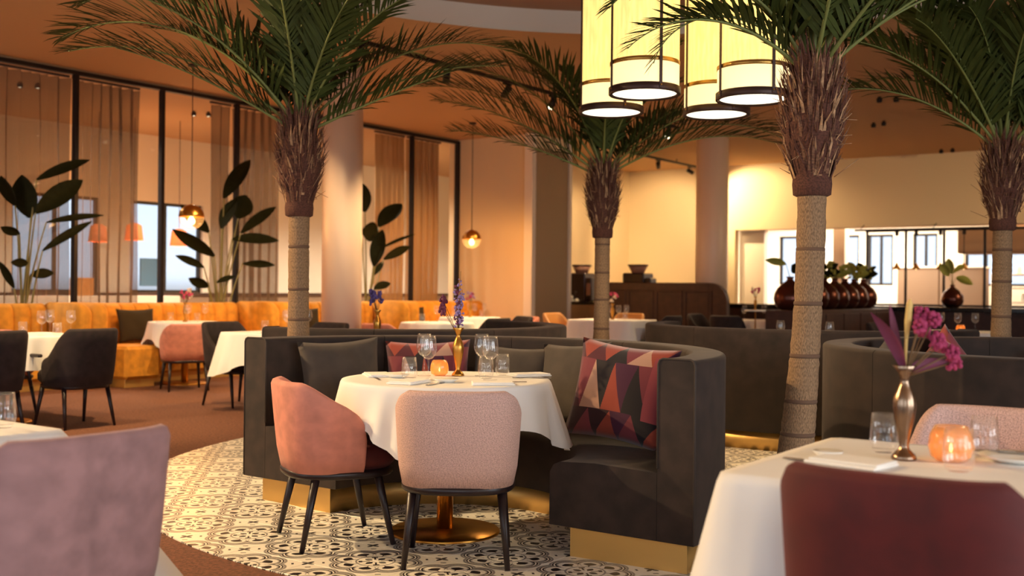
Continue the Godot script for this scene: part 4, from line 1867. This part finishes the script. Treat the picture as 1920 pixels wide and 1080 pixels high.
	for x in [-3.62, -2.86, -2.14, -1.4, -.6, .2]:
		st = S()
		cbox(st, Vector3(x, 1.66, -15.45), Vector3(.045, 1.5, .045), .003)
		part(gs, "mullion", made(st), M.black_metal)
	st = S()
	cbox(st, Vector3(-1.7, 2.41, -15.45), Vector3(3.9, .045, .045), .003)
	cbox(st, Vector3(-1.7, .94, -15.45), Vector3(3.9, .045, .045), .003)
	part(gs, "rail", made(st), M.black_metal)
	# kitchen fittings
	var h := thing("extractor_hood", "brown-grey extractor hood hanging in the kitchen behind the bar", "hood", Vector3(-.9, 1.98, -17.2))
	st = S()
	cbox(st, Vector3(0, .26, 0), Vector3(2.6, .5, 1.0), .02)
	part(h, "canopy", made(st), M.taupe)
	st = S()
	cbox(st, Vector3(0, .8, 0), Vector3(.7, .55, .5), .01)
	part(h, "duct", made(st), M.taupe)
	var pl := structure("column_002", Vector3(-4.55, 0, -16.6))
	part(pl, "shaft", box_mesh(Vector3(.26, 3.0, .26), .01, Vector3(0, 1.5, 0)), M.stone)
	var tall := thing("kitchen_cabinet", "tall beige cabinet standing in the kitchen", "cabinet", Vector3(-2.9, 0, -18.4))
	for q in [[-.45, .9], [.45, .9]]:
		st = S()
		cbox(st, Vector3(q[0], .86, 0), Vector3(.88, 1.72, .6), .01)
		part(tall, "cabinet_door", made(st), M.taupe)
	st = S()
	cbox(st, Vector3(0, 1.74, 0), Vector3(1.84, .04, .64), .006)
	part(tall, "top", made(st), M.white_wall)
	var sh := thing("kitchen_shelf", "white open shelf with crockery in the kitchen", "shelf", Vector3(-.7, 0, -18.3))
	for y in [1.0, 1.3, 1.58]:
		st = S()
		cbox(st, Vector3(0, y, 0), Vector3(2.3, .04, .4), .004)
		part(sh, "board", made(st), M.white_wall)
	for x in [-1.13, 0.0, 1.13]:
		st = S()
		cbox(st, Vector3(x, .8, 0), Vector3(.04, 1.6, .38), .004)
		part(sh, "upright", made(st), M.white_wall)
	var r2 := RandomNumberGenerator.new()
	r2.seed = 77
	for i in 12:
		var x := -1.7 + i * .17 + r2.randf_range(-.03, .03)
		if absf(x + .7) < .06:
			continue
		var y: float = [1.02, 1.32, 1.6][i % 3]
		var jar := thing("jar", ["white jar on the kitchen's lowest shelf board", "brown jar on the kitchen's middle shelf board", "white pot on the kitchen's top shelf board"][i % 3], "jar", Vector3(x, y, -18.25), 0, ["jars on the lowest board", "jars on the middle board", "pots on the top board"][i % 3])
		part(jar, "pot", keep("jar%d" % (i % 3), func():
			var q := S()
			lathe(q, [[0, 0], [.055, 0], [.065, .02], [.065, .12], [.045, .15], [.045, .17], [0, .17]], 16)
			return made(q)), [M.porcelain, M.brown_wood, M.porcelain][i % 3])

# ---------------------------------------------------------------- the scene
func _ready() -> void:
	rng.seed = 1
	materials()
	view()
	room_shell()
	columns()
	# four booths back to back round the middle of the tiled circle
	booth(Vector3(0, 0, 2.48), 0, "dark velvet curved booth open to the two pink chairs")
	booth(Vector3(0, 0, -2.48), PI, "brown velvet curved booth whose outer back faces the round table's booth across the palms")
	booth(Vector3(2.48, 0, 0), PI / 2, "dark velvet curved booth with a cushion's corner showing, beyond the white square table")
	booth(Vector3(-2.48, 0, 0), -PI / 2, "dark curved booth on the banquette side, its rim just over the round table's booth")
	palms()
	lanterns()
	middle_table()
	right_table()
	left_table()
	back_left()
	back_middle()
	bar_side()
	added_ceiling_panels()
	for m in [[Vector3(-.0, 0, -2.48), "round table inside the brown booth behind the leaning palm", "white cloth on the table inside the brown booth"], [Vector3(2.6, 0, .0), "round table inside the booth beyond the white square table", "white cloth on the table inside the booth with the cushion corner"], [Vector3(-2.6, 0, 0), "round table inside the booth on the banquette side", "white cloth on the table inside the banquette-side booth"]]:
		round_table(m[0], .48, m[1], m[2])

func added_ceiling_panels() -> void:  # glowing panels added where the kitchen's area lights hang
	for p in [[Vector3(-5.2, 2.97, -17.6), Vector2(5, 2), "wide glowing panel added to light the kitchen, over its windows"], [Vector3(-.6, 2.97, -17.6), Vector2(3, 2), "glowing panel added to light the kitchen, over its hood"]]:
		var t := thing("added_light_panel", p[2], "added ceiling light", p[0])
		var s: Vector2 = p[1]
		part(t, "diffuser", box_mesh(Vector3(s.x, .01, s.y), 0, Vector3(0, .005, 0)), M.added_panel_glow)
		part(t, "housing", box_mesh(Vector3(s.x + .04, .02, s.y + .04), 0, Vector3(0, .02, 0)), M.white_wall)

func palms() -> void:
	var a := 1.68
	palm(Vector3(-a - .05, 0, a + .05), RIGHT * -.02, "palm tree standing between the round table's booth and the banquette side", [
		[178, 52, 1.75, 78], [186, 40, 1.5, 55], [170, 63, 1.85, 85], [200, 30, 1.15, 20], [5, 34, 1.35, 35], [352, 24, 1.0, 8], [18, 48, 1.6, 60], [268, 82, 1.25, 30], [285, 74, 1.3, 45], [250, 76, 1.3, 40]], 12, 3)
	palm(Vector3(-a + .2, 0, -a + .15), RIGHT * .01, "palm tree standing furthest off, beside the panelled screen", [
		[180, 46, 1.75, 52], [188, 36, 1.55, 30], [172, 26, 1.35, 22], [176, 58, 1.7, 60], [2, 38, 2.0, 80], [352, 30, 1.5, 50], [12, 52, 1.5, 60], [270, 70, 1.2, 40]], 10, 5)
	palm(Vector3(a - .22, 0, a + .05), RIGHT * .17, "palm tree with a leaning trunk beside the white square table", [
		[185, 52, .9, 125], [195, 40, .95, 85], [176, 62, 1.15, 110], [204, 55, 1.1, 100], [270, 84, 1.2, 20], [340, 42, 1.15, 40], [262, 74, 1.2, 30], [350, 56, 1.35, 55], [5, 44, 1.3, 60], [20, 56, 1.4, 70], [330, 66, 1.3, 45]], 10, 8)
	palm(Vector3(a, 0, -a), RIGHT * .03, "palm tree standing at the bar side behind the booth with the cushion corner", [
		[182, 40, 1.25, 48], [175, 54, 1.5, 45], [190, 62, 1.5, 50], [200, 46, 1.4, 40], [2, 42, 1.4, 50], [270, 72, 1.3, 40], [255, 60, 1.4, 60], [300, 60, 1.3, 60], [168, 66, 1.7, 55], [210, 58, 1.6, 55], [184, 74, 1.6, 45], [230, 66, 1.5, 50]], 18, 11)

func lanterns() -> void:
	lantern(Vector3(-.06, 2.455, .32), "glowing yellow cylinder lantern hanging wholly in front of its neighbour")
	lantern(Vector3(-.62, 2.455, -.21), "glowing yellow cylinder lantern half hidden behind another one on the banquette side")
	lantern(Vector3(.08, 2.415, -.46), "glowing yellow cylinder lantern in the middle, partly hidden behind the one touched by palm leaves")
	lantern(Vector3(.61, 2.385, .14), "glowing cylinder lantern with palm leaves hanging across it")
	track(Vector3(-4.8, 3.83, -5.2), 8.6, "black ceiling track along the banquettes", [
		[3.2, Vector3(-7.6, .7, -1.6), 10.0, "black track spotlight aimed at the table under the first globe pendant"],
		[1.72, Vector3(-5.5, .7, -4.0), 9.0, "black track spotlight with a glaring lens aimed at the first rear table"],
		[.5, Vector3(-8.3, .7, -5.6), 9.0, "black track spotlight tilted sideways towards the glass wall"],
		[-.55, Vector3(-5.4, .7, -4.4), 9.0, "black track spotlight pointing straight down at a rear table"],
		[-2.4, Vector3(-6.6, .7, -6.4), 10.0, "black track spotlight beside the hanging lanterns"],
		[-3.9, Vector3(-4.8, .7, -7.6), 10.0, "black track spotlight at the far end of the banquette track"]])
	track(Vector3(-7.05, 3.83, -13.0), 5.0, "black ceiling track before the coffee corner", [
		[1.6, Vector3(-9.1, 1.2, -13.2), 9.0, "black track spotlight over the coffee corner"],
		[0.0, Vector3(-8.2, 1.9, -15.5), 9.0, "black track spotlight in the middle of the coffee corner's track"],
		[-1.4, Vector3(-6.1, 2.9, -15.5), 11.0, "black track spotlight aimed at the far wall"]])
	track(Vector3(-4.4, 3.83, 3.6), 6.0, "black ceiling track over the dark chairs", [
		[1.6, Vector3(-5.4, .2, 3.2), 10.0, "black track spotlight over the carpet by the dark chairs"],
		[.6, Vector3(0, .5, 2.7), 30.0, "black track spotlight aimed across at the round table"],
		[2.4, Vector3(.2, .5, 4.6), 16.0, "black track spotlight aimed at the mauve chair's table"],
		[-1.2, Vector3(-5.6, .6, 1.4), 9.0, "black track spotlight over the dark chairs' table"],
		[-2.6, Vector3(-5.0, 0, .2), 10.0, "black track spotlight over the carpet aisle"]])
	track(Vector3(3.6, 3.83, -10.0), 5.0, "black ceiling track on the bar side", [
		[1.5, Vector3(1.0, .6, -7.0), 10.0, "black track spotlight over the bar side tables"],
		[-1.0, Vector3(.2, 2.6, -15.5), 9.0, "black track spotlight aimed at the wall over the kitchen opening"],
		[-2.0, Vector3(-1.5, .9, -12.6), 10.0, "black track spotlight aimed at the bar"]])
	for d in [[Vector3(-1.23, 3.9, -8.75), .3], [Vector3(-2.03, 3.9, -10.95), -.5], [Vector3(-1.97, 3.9, -14.9), -.2]]:
		twin_downlight(d[0], d[1], "black twin downlight on the ceiling towards the bar")
	for z in [1.2, -1.6, -4.45, -7.2, -9.8, -12.4]:  # one pair belongs here, the others are added to light the lobby
		twin_downlight(Vector3(-10.5, 3.9, z), .9, "black twin downlight behind the glass, in a lobby row partly added for light", 7.0, "black twin downlights in the lobby")
	globe_pendant(Vector3(-7.63, 2.03, -2.04), "brass and glass globe pendant lamp before the paddle-leaved plant", 1.2)
	globe_pendant(Vector3(-7.59, 1.99, -7.6), "brass and glass globe pendant lamp before the plain beige wall", 1.6)

func middle_table() -> void:
	round_table(Vector3(0, 0, 2.4), .5, "round table with a brass pedestal in the dark curved booth", "white cloth hanging over the round table before the two pink chairs")
	var c1 := Vector3(.39, .006, 2.79)
	tub_chair(c1, atan2(.582, .813), M.pink_boucle, "pale pink speckled tub chair with its back to the round table's front")
	tub_chair(Vector3(-.325, .006, 2.86), atan2(-.488, .873), M.pink_velvet, "salmon pink velvet tub chair with a dark red seat at the round table", "", M.red_velvet)
	var y := .753
	for p in [Vector3(-.2, y, 2.33), Vector3(-.03, y, 2.5), Vector3(.02, y, 2.14), Vector3(.2, y, 2.31)]:
		wine_glass(p, "clear stemmed wine glass on the round table before the pink chairs", "wine glasses on the round table")
	for p in [Vector3(-.1, y, 2.56), Vector3(.13, y, 2.25), Vector3(.07, y, 2.03)]:
		tumbler(p, "clear water tumbler on the round table before the pink chairs", "tumblers on the round table")
	candle(Vector3(-.15, y, 2.27), "amber glass candle holder with a lit candle on the round table", .95, .003)
	vase(Vector3(-.07, y, 2.22), "slim brass vase of lavender stems on the round table", "lavender", 21, .89, 1.15)
	for n in [[Vector3(-.36, y, 2.5), .9], [Vector3(.2, y, 1.98), 2.6], [Vector3(.02, y, 2.7), .2], [Vector3(.36, y, 2.5), -.9]]:
		napkin(n[0], n[1], "folded white napkin at the rim of the round table", "napkins on the round table")
	cutlery(Vector3(-.26, y, 2.62), .9, false, "steel knife lying beside a napkin on the round table", "knives on the round table")
	cutlery(Vector3(.3, y, 2.1), 2.3, true, "steel fork lying beside a napkin on the round table", "forks on the round table")
	cutlery(Vector3(.15, y, 2.66), .25, true, "steel fork lying beside a napkin on the round table", "forks on the round table")
	cutlery(Vector3(.34, y, 2.36), -.9, false, "steel knife lying beside a napkin on the round table", "knives on the round table")
	plate(Vector3(-.23, y, 2.5), .06, "small white bread plate on the round table", "bread plates on the round table")
	plate(Vector3(.12, y, 2.55), .06, "small white bread plate on the round table", "bread plates on the round table")
	# cushions
	var pt := mat("print", 255, 255, 255, .9)
	pt.albedo_texture = print_texture()
	cloth_sheen(pt, .4, .5)
	var m := Vector3(0, 0, 2.48)
	var lay := [
		[Vector3(.68, .69, 1.88), -.05, -.25, -.08, .56, .5, pt, "plum and orange triangle-print cushion at the booth's near end"],
		[Vector3(-.72, .665, 1.68), .62, -.2, .03, .48, .46, pt, "plum and orange triangle-print cushion behind the table's glasses"],
		[Vector3(-.98, .675, 2.12), 1.1, -.18, .05, .46, .46, M.grey_velvet, "grey velvet cushion at the booth's banquette-side end"],
		[Vector3(-.29, .655, 1.46), .25, -.25, -.04, .48, .44, M.grey_velvet, "grey velvet cushion behind the brass vase, half sunk"],
		[Vector3(.13, .675, 1.45), -.15, -.22, .06, .48, .46, M.grey_velvet, "grey velvet cushion between the two triangle-print cushions"]]
	for l in lay:
		cushion(l[0], l[1], l[2], l[3], l[4], l[5], l[6], l[7])

func right_table() -> void:
	square_table(Vector3(2.64, 0, 3.67), .41, .41, .5, .1, "square table under a white cloth beside the red velvet chair", "white cloth falling over the square table beside the red velvet chair")
	wing_chair(Vector3(2.7, .0, 4.06), 0, M.red_velvet, "dark red velvet armchair with its back turned, tucked under the white square table")
	wing_chair(Vector3(2.62, 0, 2.99), PI, M.pink_boucle, "pink speckled armchair across the white square table from the red one")
	var y := .753
	vase(Vector3(2.526, y, 3.579), "brass vase of magenta crested flowers on the white square table", "celosia", 31, .92, .92, M.pewter)
	tumbler(Vector3(2.442, y, 3.477), "clear water tumbler beside the magenta flowers, away from the candle", "")
	tumbler(Vector3(2.69, y, 3.686), "clear water tumbler between the lit candle and the red chair", "")
	tumbler(Vector3(2.68, y, 3.36), "clear water tumbler beside the plate across from the red chair", "")
	candle(Vector3(2.635, y, 3.535), "amber glass candle holder with a lit candle beside the magenta flowers", 1.15, .003)
	plate(Vector3(2.35, y, 3.664), .04, "tiny glass dish near the red chair's table corner", "")
	napkin(Vector3(2.44, y, 3.75), 1.4, "folded white napkin on the white square table near the red chair", "napkins on the square table")
	plate(Vector3(2.78, y, 3.42), .1, "white plate on the far side of the square table", "")
	cutlery(Vector3(2.72, y + .012, 3.36), -1.2, true, "steel fork resting on the white square table's plate", "")
	cutlery(Vector3(2.36, y, 3.78), 1.5, false, "steel knife beside the napkin on the white square table", "")

func left_table() -> void:
	square_table(Vector3(-.11, 0, 5.05), .41, .41, .52, .12, "square table under a white cloth behind the mauve chair", "white cloth with a hanging corner behind the mauve chair", 0.0, .22)
	wing_chair(Vector3(.72, 0, 4.95), PI / 2, M.mauve_felt, "mauve felt armchair with its back turned at a white table")
	tumbler(Vector3(.13, .753, 4.73), "clear water tumbler on the table behind the mauve chair", "")
	napkin(Vector3(-.1, .753, 4.9), .3, "folded white napkin on the table behind the mauve chair", "")

func setting(c: Vector3, what: String, kind: String, seed_: int) -> void:
	var y := .753
	var g := "glasses on the table " + what
	for p in [Vector3(.16, y, .1), Vector3(-.14, y, -.16), Vector3(.12, y, -.2)]:
		wine_glass(c + p, "stemmed wine glass on the table " + what, "wine " + g)
	for p in [Vector3(.2, y, -.02), Vector3(-.2, y, .06)]:
		tumbler(c + p, "water tumbler on the table " + what, "water " + g)
	napkin(c + Vector3(.02, y, .3), .2, "folded white napkin on the table " + what, "")
	if kind != "":
		vase(c + Vector3(0, y, 0), "slim brass vase of %s flowers on the table %s" % [kind, what], kind, seed_, .85)

func back_left() -> void:
	# dark chairs and their table
	wing_chair(Vector3(-4.95, 0, 1.2), PI / 2, M.dark_velvet, "dark brown velvet armchair, one of two side by side beside the carpet aisle", "dark velvet armchairs by the aisle", null, true)
	wing_chair(Vector3(-5.0, 0, 1.98), PI / 2, M.dark_velvet, "dark brown velvet armchair, one of two side by side beside the carpet aisle", "dark velvet armchairs by the aisle", null, true)
	square_table(Vector3(-5.62, 0, 1.5), .4, .62, .28, .1, "square table under a white cloth behind the two dark armchairs", "white cloth on the table behind the two dark armchairs")
	setting(Vector3(-5.5, 0, 1.2), "behind the two dark armchairs", "", 0)
	tub_chair(Vector3(-6.35, 0, 1.1), -PI / 2, M.pink_velvet, "pink tub chair across from the two dark armchairs", "pink chairs at the rear tables")
	# banquettes, dividers, plants, curtains
	banquette(2.4, -.66, "yellow channelled banquette with a green fur cushion behind the dark armchairs", false)
	banquette(-1.04, -3.5, "yellow channelled banquette under the first globe pendant", true)
	banquette(-3.9, -6.2, "yellow channelled banquette behind the pale column", true)
	banquette(-6.6, -9.1, "yellow channelled banquette under the second globe pendant", true)
	divider(-.85, "bright yellow rounded divider next to the first green fur cushion")
	divider(-3.7, "bright yellow rounded divider behind the banquette-side palm trunk")
	divider(-6.4, "bright yellow rounded divider behind the blue flowers")
	for c in [[Vector3(-8.28, .67, .35), .04, "dark green fur cushion behind the two dark armchairs"], [Vector3(-8.3, .69, -1.75), .0, "dark green fur cushion beside the table of the first globe pendant"], [Vector3(-8.28, .67, -4.6), 0.0, "dark green fur cushion beside the pale column"], [Vector3(-8.28, .67, -7.0), 0.0, "dark green fur cushion behind the lavender vase"]]:
		cushion(c[0], PI / 2, -.2, c[1], .52, .42, M.green_fur, c[2], "green fur cushions on the banquettes")
	paddle_plant(Vector3(-8.9, 0, -.6), "tall paddle-leaved plant in front of the first sheer curtains", [[-0.09, 1.98, 0.03, 2.48, 0.02, 0.139, 0.2], [0.13, 2.11, 0.33, 2.44, 0.1, 0.089, 0.5], [-0.14, 2.04, -0.74, 2.48, 0.06, 0.101, -0.3], [-0.12, 2.43, -0.77, 2.73, 0.16, 0.057, 0.2], [-0.26, 1.93, -1.0, 2.06, 0.12, 0.038, 0.5], [-0.24, 1.59, -0.89, 1.98, 0.04, 0.044, -0.3], [-0.09, 1.29, -0.39, 1.33, 0.02, 0.051, 0.2], [0.07, 1.77, 0.33, 1.85, 0.1, 0.051, 0.5], [0.12, 1.14, 0.32, 1.45, 0.06, 0.038, -0.3], [-0.02, 1.43, 0.24, 1.44, 0.16, 0.044, 0.2]])
	paddle_plant(Vector3(-8.9, 0, -3.51), "tall paddle-leaved plant behind the first globe pendant", [[-0.07, 2.42, -0.53, 3.01, 0.02, 0.097, 0.2], [-0.0, 1.99, -0.22, 2.43, 0.1, 0.105, 0.5], [-0.31, 2.15, -0.42, 2.49, 0.06, 0.127, -0.3], [-0.32, 1.94, -0.9, 2.35, 0.16, 0.067, 0.2], [-0.18, 1.85, -1.0, 1.86, 0.12, 0.067, 0.5], [-0.41, 1.51, -1.0, 1.5, 0.04, 0.045, -0.3], [0.19, 1.93, 0.67, 2.28, 0.02, 0.082, 0.2], [0.12, 1.6, 0.86, 1.94, 0.1, 0.082, 0.5], [0.28, 1.44, 0.78, 1.59, 0.06, 0.045, -0.3], [0.25, 1.17, 0.64, 1.29, 0.16, 0.06, 0.2], [0.09, 1.23, -0.19, 1.33, 0.12, 0.037, 0.5]])
	paddle_plant(Vector3(-8.9, 0, -6.5), "tall paddle-leaved plant half hidden by the pale column", [[0.05, 2.41, 0.13, 2.87, 0.02, 0.113, 0.2], [-0.24, 2.18, -0.74, 2.59, 0.1, 0.13, 0.5], [0.15, 2.09, -0.21, 2.09, 0.06, 0.13, -0.3], [-0.1, 1.53, -0.21, 2.13, 0.16, 0.104, 0.2], [-0.24, 1.81, -1.08, 2.1, 0.12, 0.026, 0.5], [-0.39, 1.65, -1.04, 1.89, 0.04, 0.061, -0.3], [-0.19, 1.39, -0.39, 1.62, 0.02, 0.043, 0.2], [-0.13, 1.16, -0.48, 1.26, 0.1, 0.061, 0.5]])
	curtain(-.45, -1.42, M.sheer, "brown sheer curtain behind the first paddle-leaved plant", 1)
	curtain(-1.52, -2.46, M.sheer, "brown sheer curtain between two mullions beside the first globe pendant", 2)
	curtain(-3.7, -4.02, M.sheer, "narrow ochre sheer curtain gathered at a mullion behind the second plant", 3)
	curtain(-4.12, -5.0, M.sheer, "ochre sheer curtain behind the banquette-side palm trunk", 4)
	curtain(-7.15, -7.86, M.drape, "ochre curtain behind the third paddle-leaved plant", 5)
	curtain(-7.98, -8.85, M.drape, "pale ochre curtain beside the plain beige wall", 6)
	# tables along the banquette
	round_table(Vector3(-7.55, 0, -1.9), .42, "round table under the first globe pendant", "white cloth on the round table under the first globe pendant")
	setting(Vector3(-7.55, 0, -1.9), "under the first globe pendant", "pink", 51)
	tub_chair(Vector3(-6.9, 0, -1.4), facing(Vector3(-6.9, 0, -1.4), Vector3(-7.55, 0, -1.7)), M.pink_velvet, "pink velvet tub chair with its back turned under the first globe pendant", "pink chairs at the rear tables")
	square_table(Vector3(-4.56, 0, -.74), .42, .42, .3, .12, "square table under a white cloth behind the booth's dark end", "white cloth with a hanging corner behind the booth's dark end")
	setting(Vector3(-4.56, 0, -.74), "behind the booth's dark end", "", 0)
	wing_chair(Vector3(-5.3, 0, -.75), -PI / 2, M.dark_velvet, "dark brown armchair with its front towards the table behind the booth's dark end", "dark armchairs at the rear tables")
	wing_chair(Vector3(-4.62, 0, -1.25), PI, M.dark_velvet, "dark brown armchair on the far side of the table behind the booth's dark end", "dark armchairs at the rear tables")
	wing_chair(Vector3(-3.72, 0, -.3), PI / 2, M.dark_velvet, "dark brown armchair at the mouth of the banquette-side booth", "dark armchairs at the rear tables")
	# lobby furniture seen through the glass
	var p := thing("wall_picture", "blue picture on the lobby wall behind the glass", "picture", Vector3(-13.46, 1.42, -5.7))
	part(p, "canvas", box_mesh(Vector3(.05, .5, .42), .006), M.blue_print)
	for q in [[-11.9, -3.6, 2.0], [-11.9, -4.25, 2.05], [-11.6, -4.9, 1.98]]:
		var l := thing("shade_pendant", "orange fabric shade pendant in the lobby behind the glass", "pendant lamp", Vector3(q[0], q[2], q[1]), 0, "orange pendants in the lobby")
		part(l, "shade", keep("orange_shade", func():
			var st := S()
			lathe(st, [[.15, -.14], [.12, .1], [.05, .14], [.045, .135], [.115, .095], [.146, -.14]], 24)
			return made(st)), M.orange_shade)
		part(l, "cord", keep("orange_cord%.2f" % q[2], func():
			var st := S()
			rod(st, Vector3(0, .13, 0), Vector3(0, CEIL - q[2], 0), .006, .006, 6)
			return made(st)), M.bronze)
		part(l, "bulb", keep("orange_bulb", func():
			var st := S()
			blob(st, Vector3(0, -.04, 0), .04)
			return made(st)), M.bulb)
		omni(l, Vector3(0, -.04, 0), .6, Color(1, .7, .4), .03)
	var sideb := thing("lobby_console", "white console along the lobby wall behind the glass", "console", Vector3(-13.1, 0, -4.2))
	var st := S()
	cbox(st, Vector3(0, .5, 0), Vector3(.5, 1.0, 3.4), .01)
	part(sideb, "body", made(st), M.white_wall)
	var bx := thing("carton_box", "tan box standing on the lobby console behind the glass", "box", Vector3(-13.1, 1.0, -4.1))
	part(bx, "carton", box_mesh(Vector3(.25, .3, .3), .01, Vector3(0, .15, 0)), M.tan_wood)

func back_middle() -> void:
	var c := Vector3(-5.5, 0, -4.2)
	round_table(c, .45, "round table behind the banquette-side booth, near the pale column", "white cloth on the round table near the pale column")
	setting(c, "near the pale column", "", 0)
	tub_chair(Vector3(-5.6, 0, -3.35), 0, M.pink_velvet, "pink tub chair beside the pale column", "pink chairs at the rear tables")
	wing_chair(Vector3(-4.8, 0, -4.3), PI / 2, M.dark_velvet, "dark armchair at the round table near the pale column, on the booth side", "dark armchairs at the rear tables")
	wing_chair(Vector3(-5.0, 0, -5.1), facing(Vector3(-5.0, 0, -5.1), c), M.dark_velvet, "dark armchair at the round table near the pale column, on the pier side", "dark armchairs at the rear tables")
	var c2 := Vector3(-6.75, 0, -6.5)
	round_table(c2, .45, "round table before the last banquette", "white cloth on the round table before the last banquette")
	setting(c2, "before the last banquette", "mauve", 61)
	tub_chair(Vector3(-5.95, 0, -6.45), PI / 2, M.pink_velvet, "pink tub chair with its back turned before the last banquette", "pink chairs at the rear tables")
	tub_chair(Vector3(-6.35, 0, -7.25), facing(Vector3(-6.35, 0, -7.25), c2), M.pink_velvet, "pink tub chair at the beige wall's corner", "pink chairs at the rear tables")
	# inside the booths
	var y := .753
	vase(Vector3(-2.62, y, .05), "slim brass vase of violet flowers in the banquette-side booth", "blue", 71, .95)
	for p in [Vector3(-2.85, y, .22), Vector3(-2.45, y, -.2), Vector3(-2.36, y, -.12)]:
		tumbler(p, "water tumbler in the banquette-side booth", "tumblers in the banquette-side booth")
	for p in [Vector3(-.25, y, -2.5), Vector3(.2, y, -2.45)]:
		wine_glass(p, "wine glass in the brown booth behind the leaning palm", "wine glasses in the brown booth", .9)
	wine_glass(Vector3(2.3, y, -.1), "single wine glass in the booth with the cushion corner", "", 1.0)
	tumbler(Vector3(2.36, y, -.2), "water tumbler in the booth with the cushion corner", "")
	cushion(Vector3(1.62, .68, -.55), 1.0, -.2, .7, .46, .46, M.print, "triangle-print cushion standing on its corner in the booth beyond the white square table")
	cushion(Vector3(1.45, .68, .1), PI / 2, -.25, .2, .46, .44, M.grey_velvet, "grey velvet cushion in the booth beyond the white square table")
	cushion(Vector3(2.3, .66, -.98), .1, -.25, .1, .46, .44, M.grey_velvet, "grey velvet cushion by the single wine glass in the booth")
	# tables towards the bar
	var d := Vector3(-4.77, 0, -7.35)
	square_table(d, .5, .42, .45, .1, "square table under a white cloth before the panelled screen", "white cloth on the square table before the panelled screen")
	setting(d, "before the panelled screen", "pink", 81)
	wing_chair(Vector3(-4.0, 0, -7.4), PI / 2, M.dark_velvet, "dark armchair at the table before the panelled screen, on the bar side", "dark armchairs towards the bar")
	wing_chair(Vector3(-5.6, 0, -7.3), -PI / 2, M.tan_wood, "tan wooden armchair at the table before the panelled screen", "tan armchairs")
	wing_chair(Vector3(-5.0, 0, -8.1), PI, M.tan_wood, "tan wooden armchair on the far side of the table before the panelled screen", "tan armchairs")
	var e := Vector3(-3.35, 0, -9.2)
	square_table(e, .35, .35, .3, .1, "small square table beside the low cabinet of copper vases", "white cloth on the small table beside the low cabinet")
	for p in [Vector3(-.12, y, .1), Vector3(.12, y, -.08)]:
		wine_glass(e + p, "wine glass on the small table beside the low cabinet", "wine glasses beside the low cabinet")
	wing_chair(Vector3(-4.05, 0, -9.0), -PI / 2, M.dark_velvet, "dark armchair at the small table beside the low cabinet", "dark armchairs towards the bar")
	wing_chair(Vector3(-3.4, 0, -8.45), 0, M.dark_velvet, "dark armchair with its back turned at the small table beside the low cabinet", "dark armchairs towards the bar")
	var s := thing("flower_stand", "slim brass stand with a small white top beside the copper vases", "stand", Vector3(-2.95, 0, -8.3))
	var st := S()
	lathe(st, [[0, 0], [.13, 0], [.13, .012], [.012, .02], [.01, .9], [0, .9]], 20)
	part(s, "stem", made(st), M.brass)
	st = S()
	lathe(st, [[0, .9], [.15, .9], [.15, .918], [0, .918]], 24)
	part(s, "top", made(st), M.porcelain)
	vase(Vector3(-2.95, .918, -8.3), "brass vase of dark pink flowers on the slim stand", "pink", 91, .7, .8)
	var f := Vector3(.25, 0, -6.7)
	square_table(f, .42, .42, .3, .1, "square table behind the bar-side palm", "white cloth on the square table behind the bar-side palm")
	for p in [Vector3(-.2, y, .1), Vector3(.0, y, .16), Vector3(.15, y, .0)]:
		wine_glass(f + p, "wine glass on the table behind the bar-side palm", "wine glasses behind the bar-side palm")
	candle(f + Vector3(.05, y, .25), "amber candle holder on the table behind the bar-side palm", 1.0, .003)
	tub_chair(Vector3(1.05, 0, -6.2), facing(Vector3(1.05, 0, -6.2), f), M.red_velvet, "red tub chair beside the bar-side palm")
	wing_chair(Vector3(-.55, 0, -6.7), -PI / 2, M.dark_velvet, "dark armchair at the table behind the bar-side palm", "dark armchairs towards the bar")
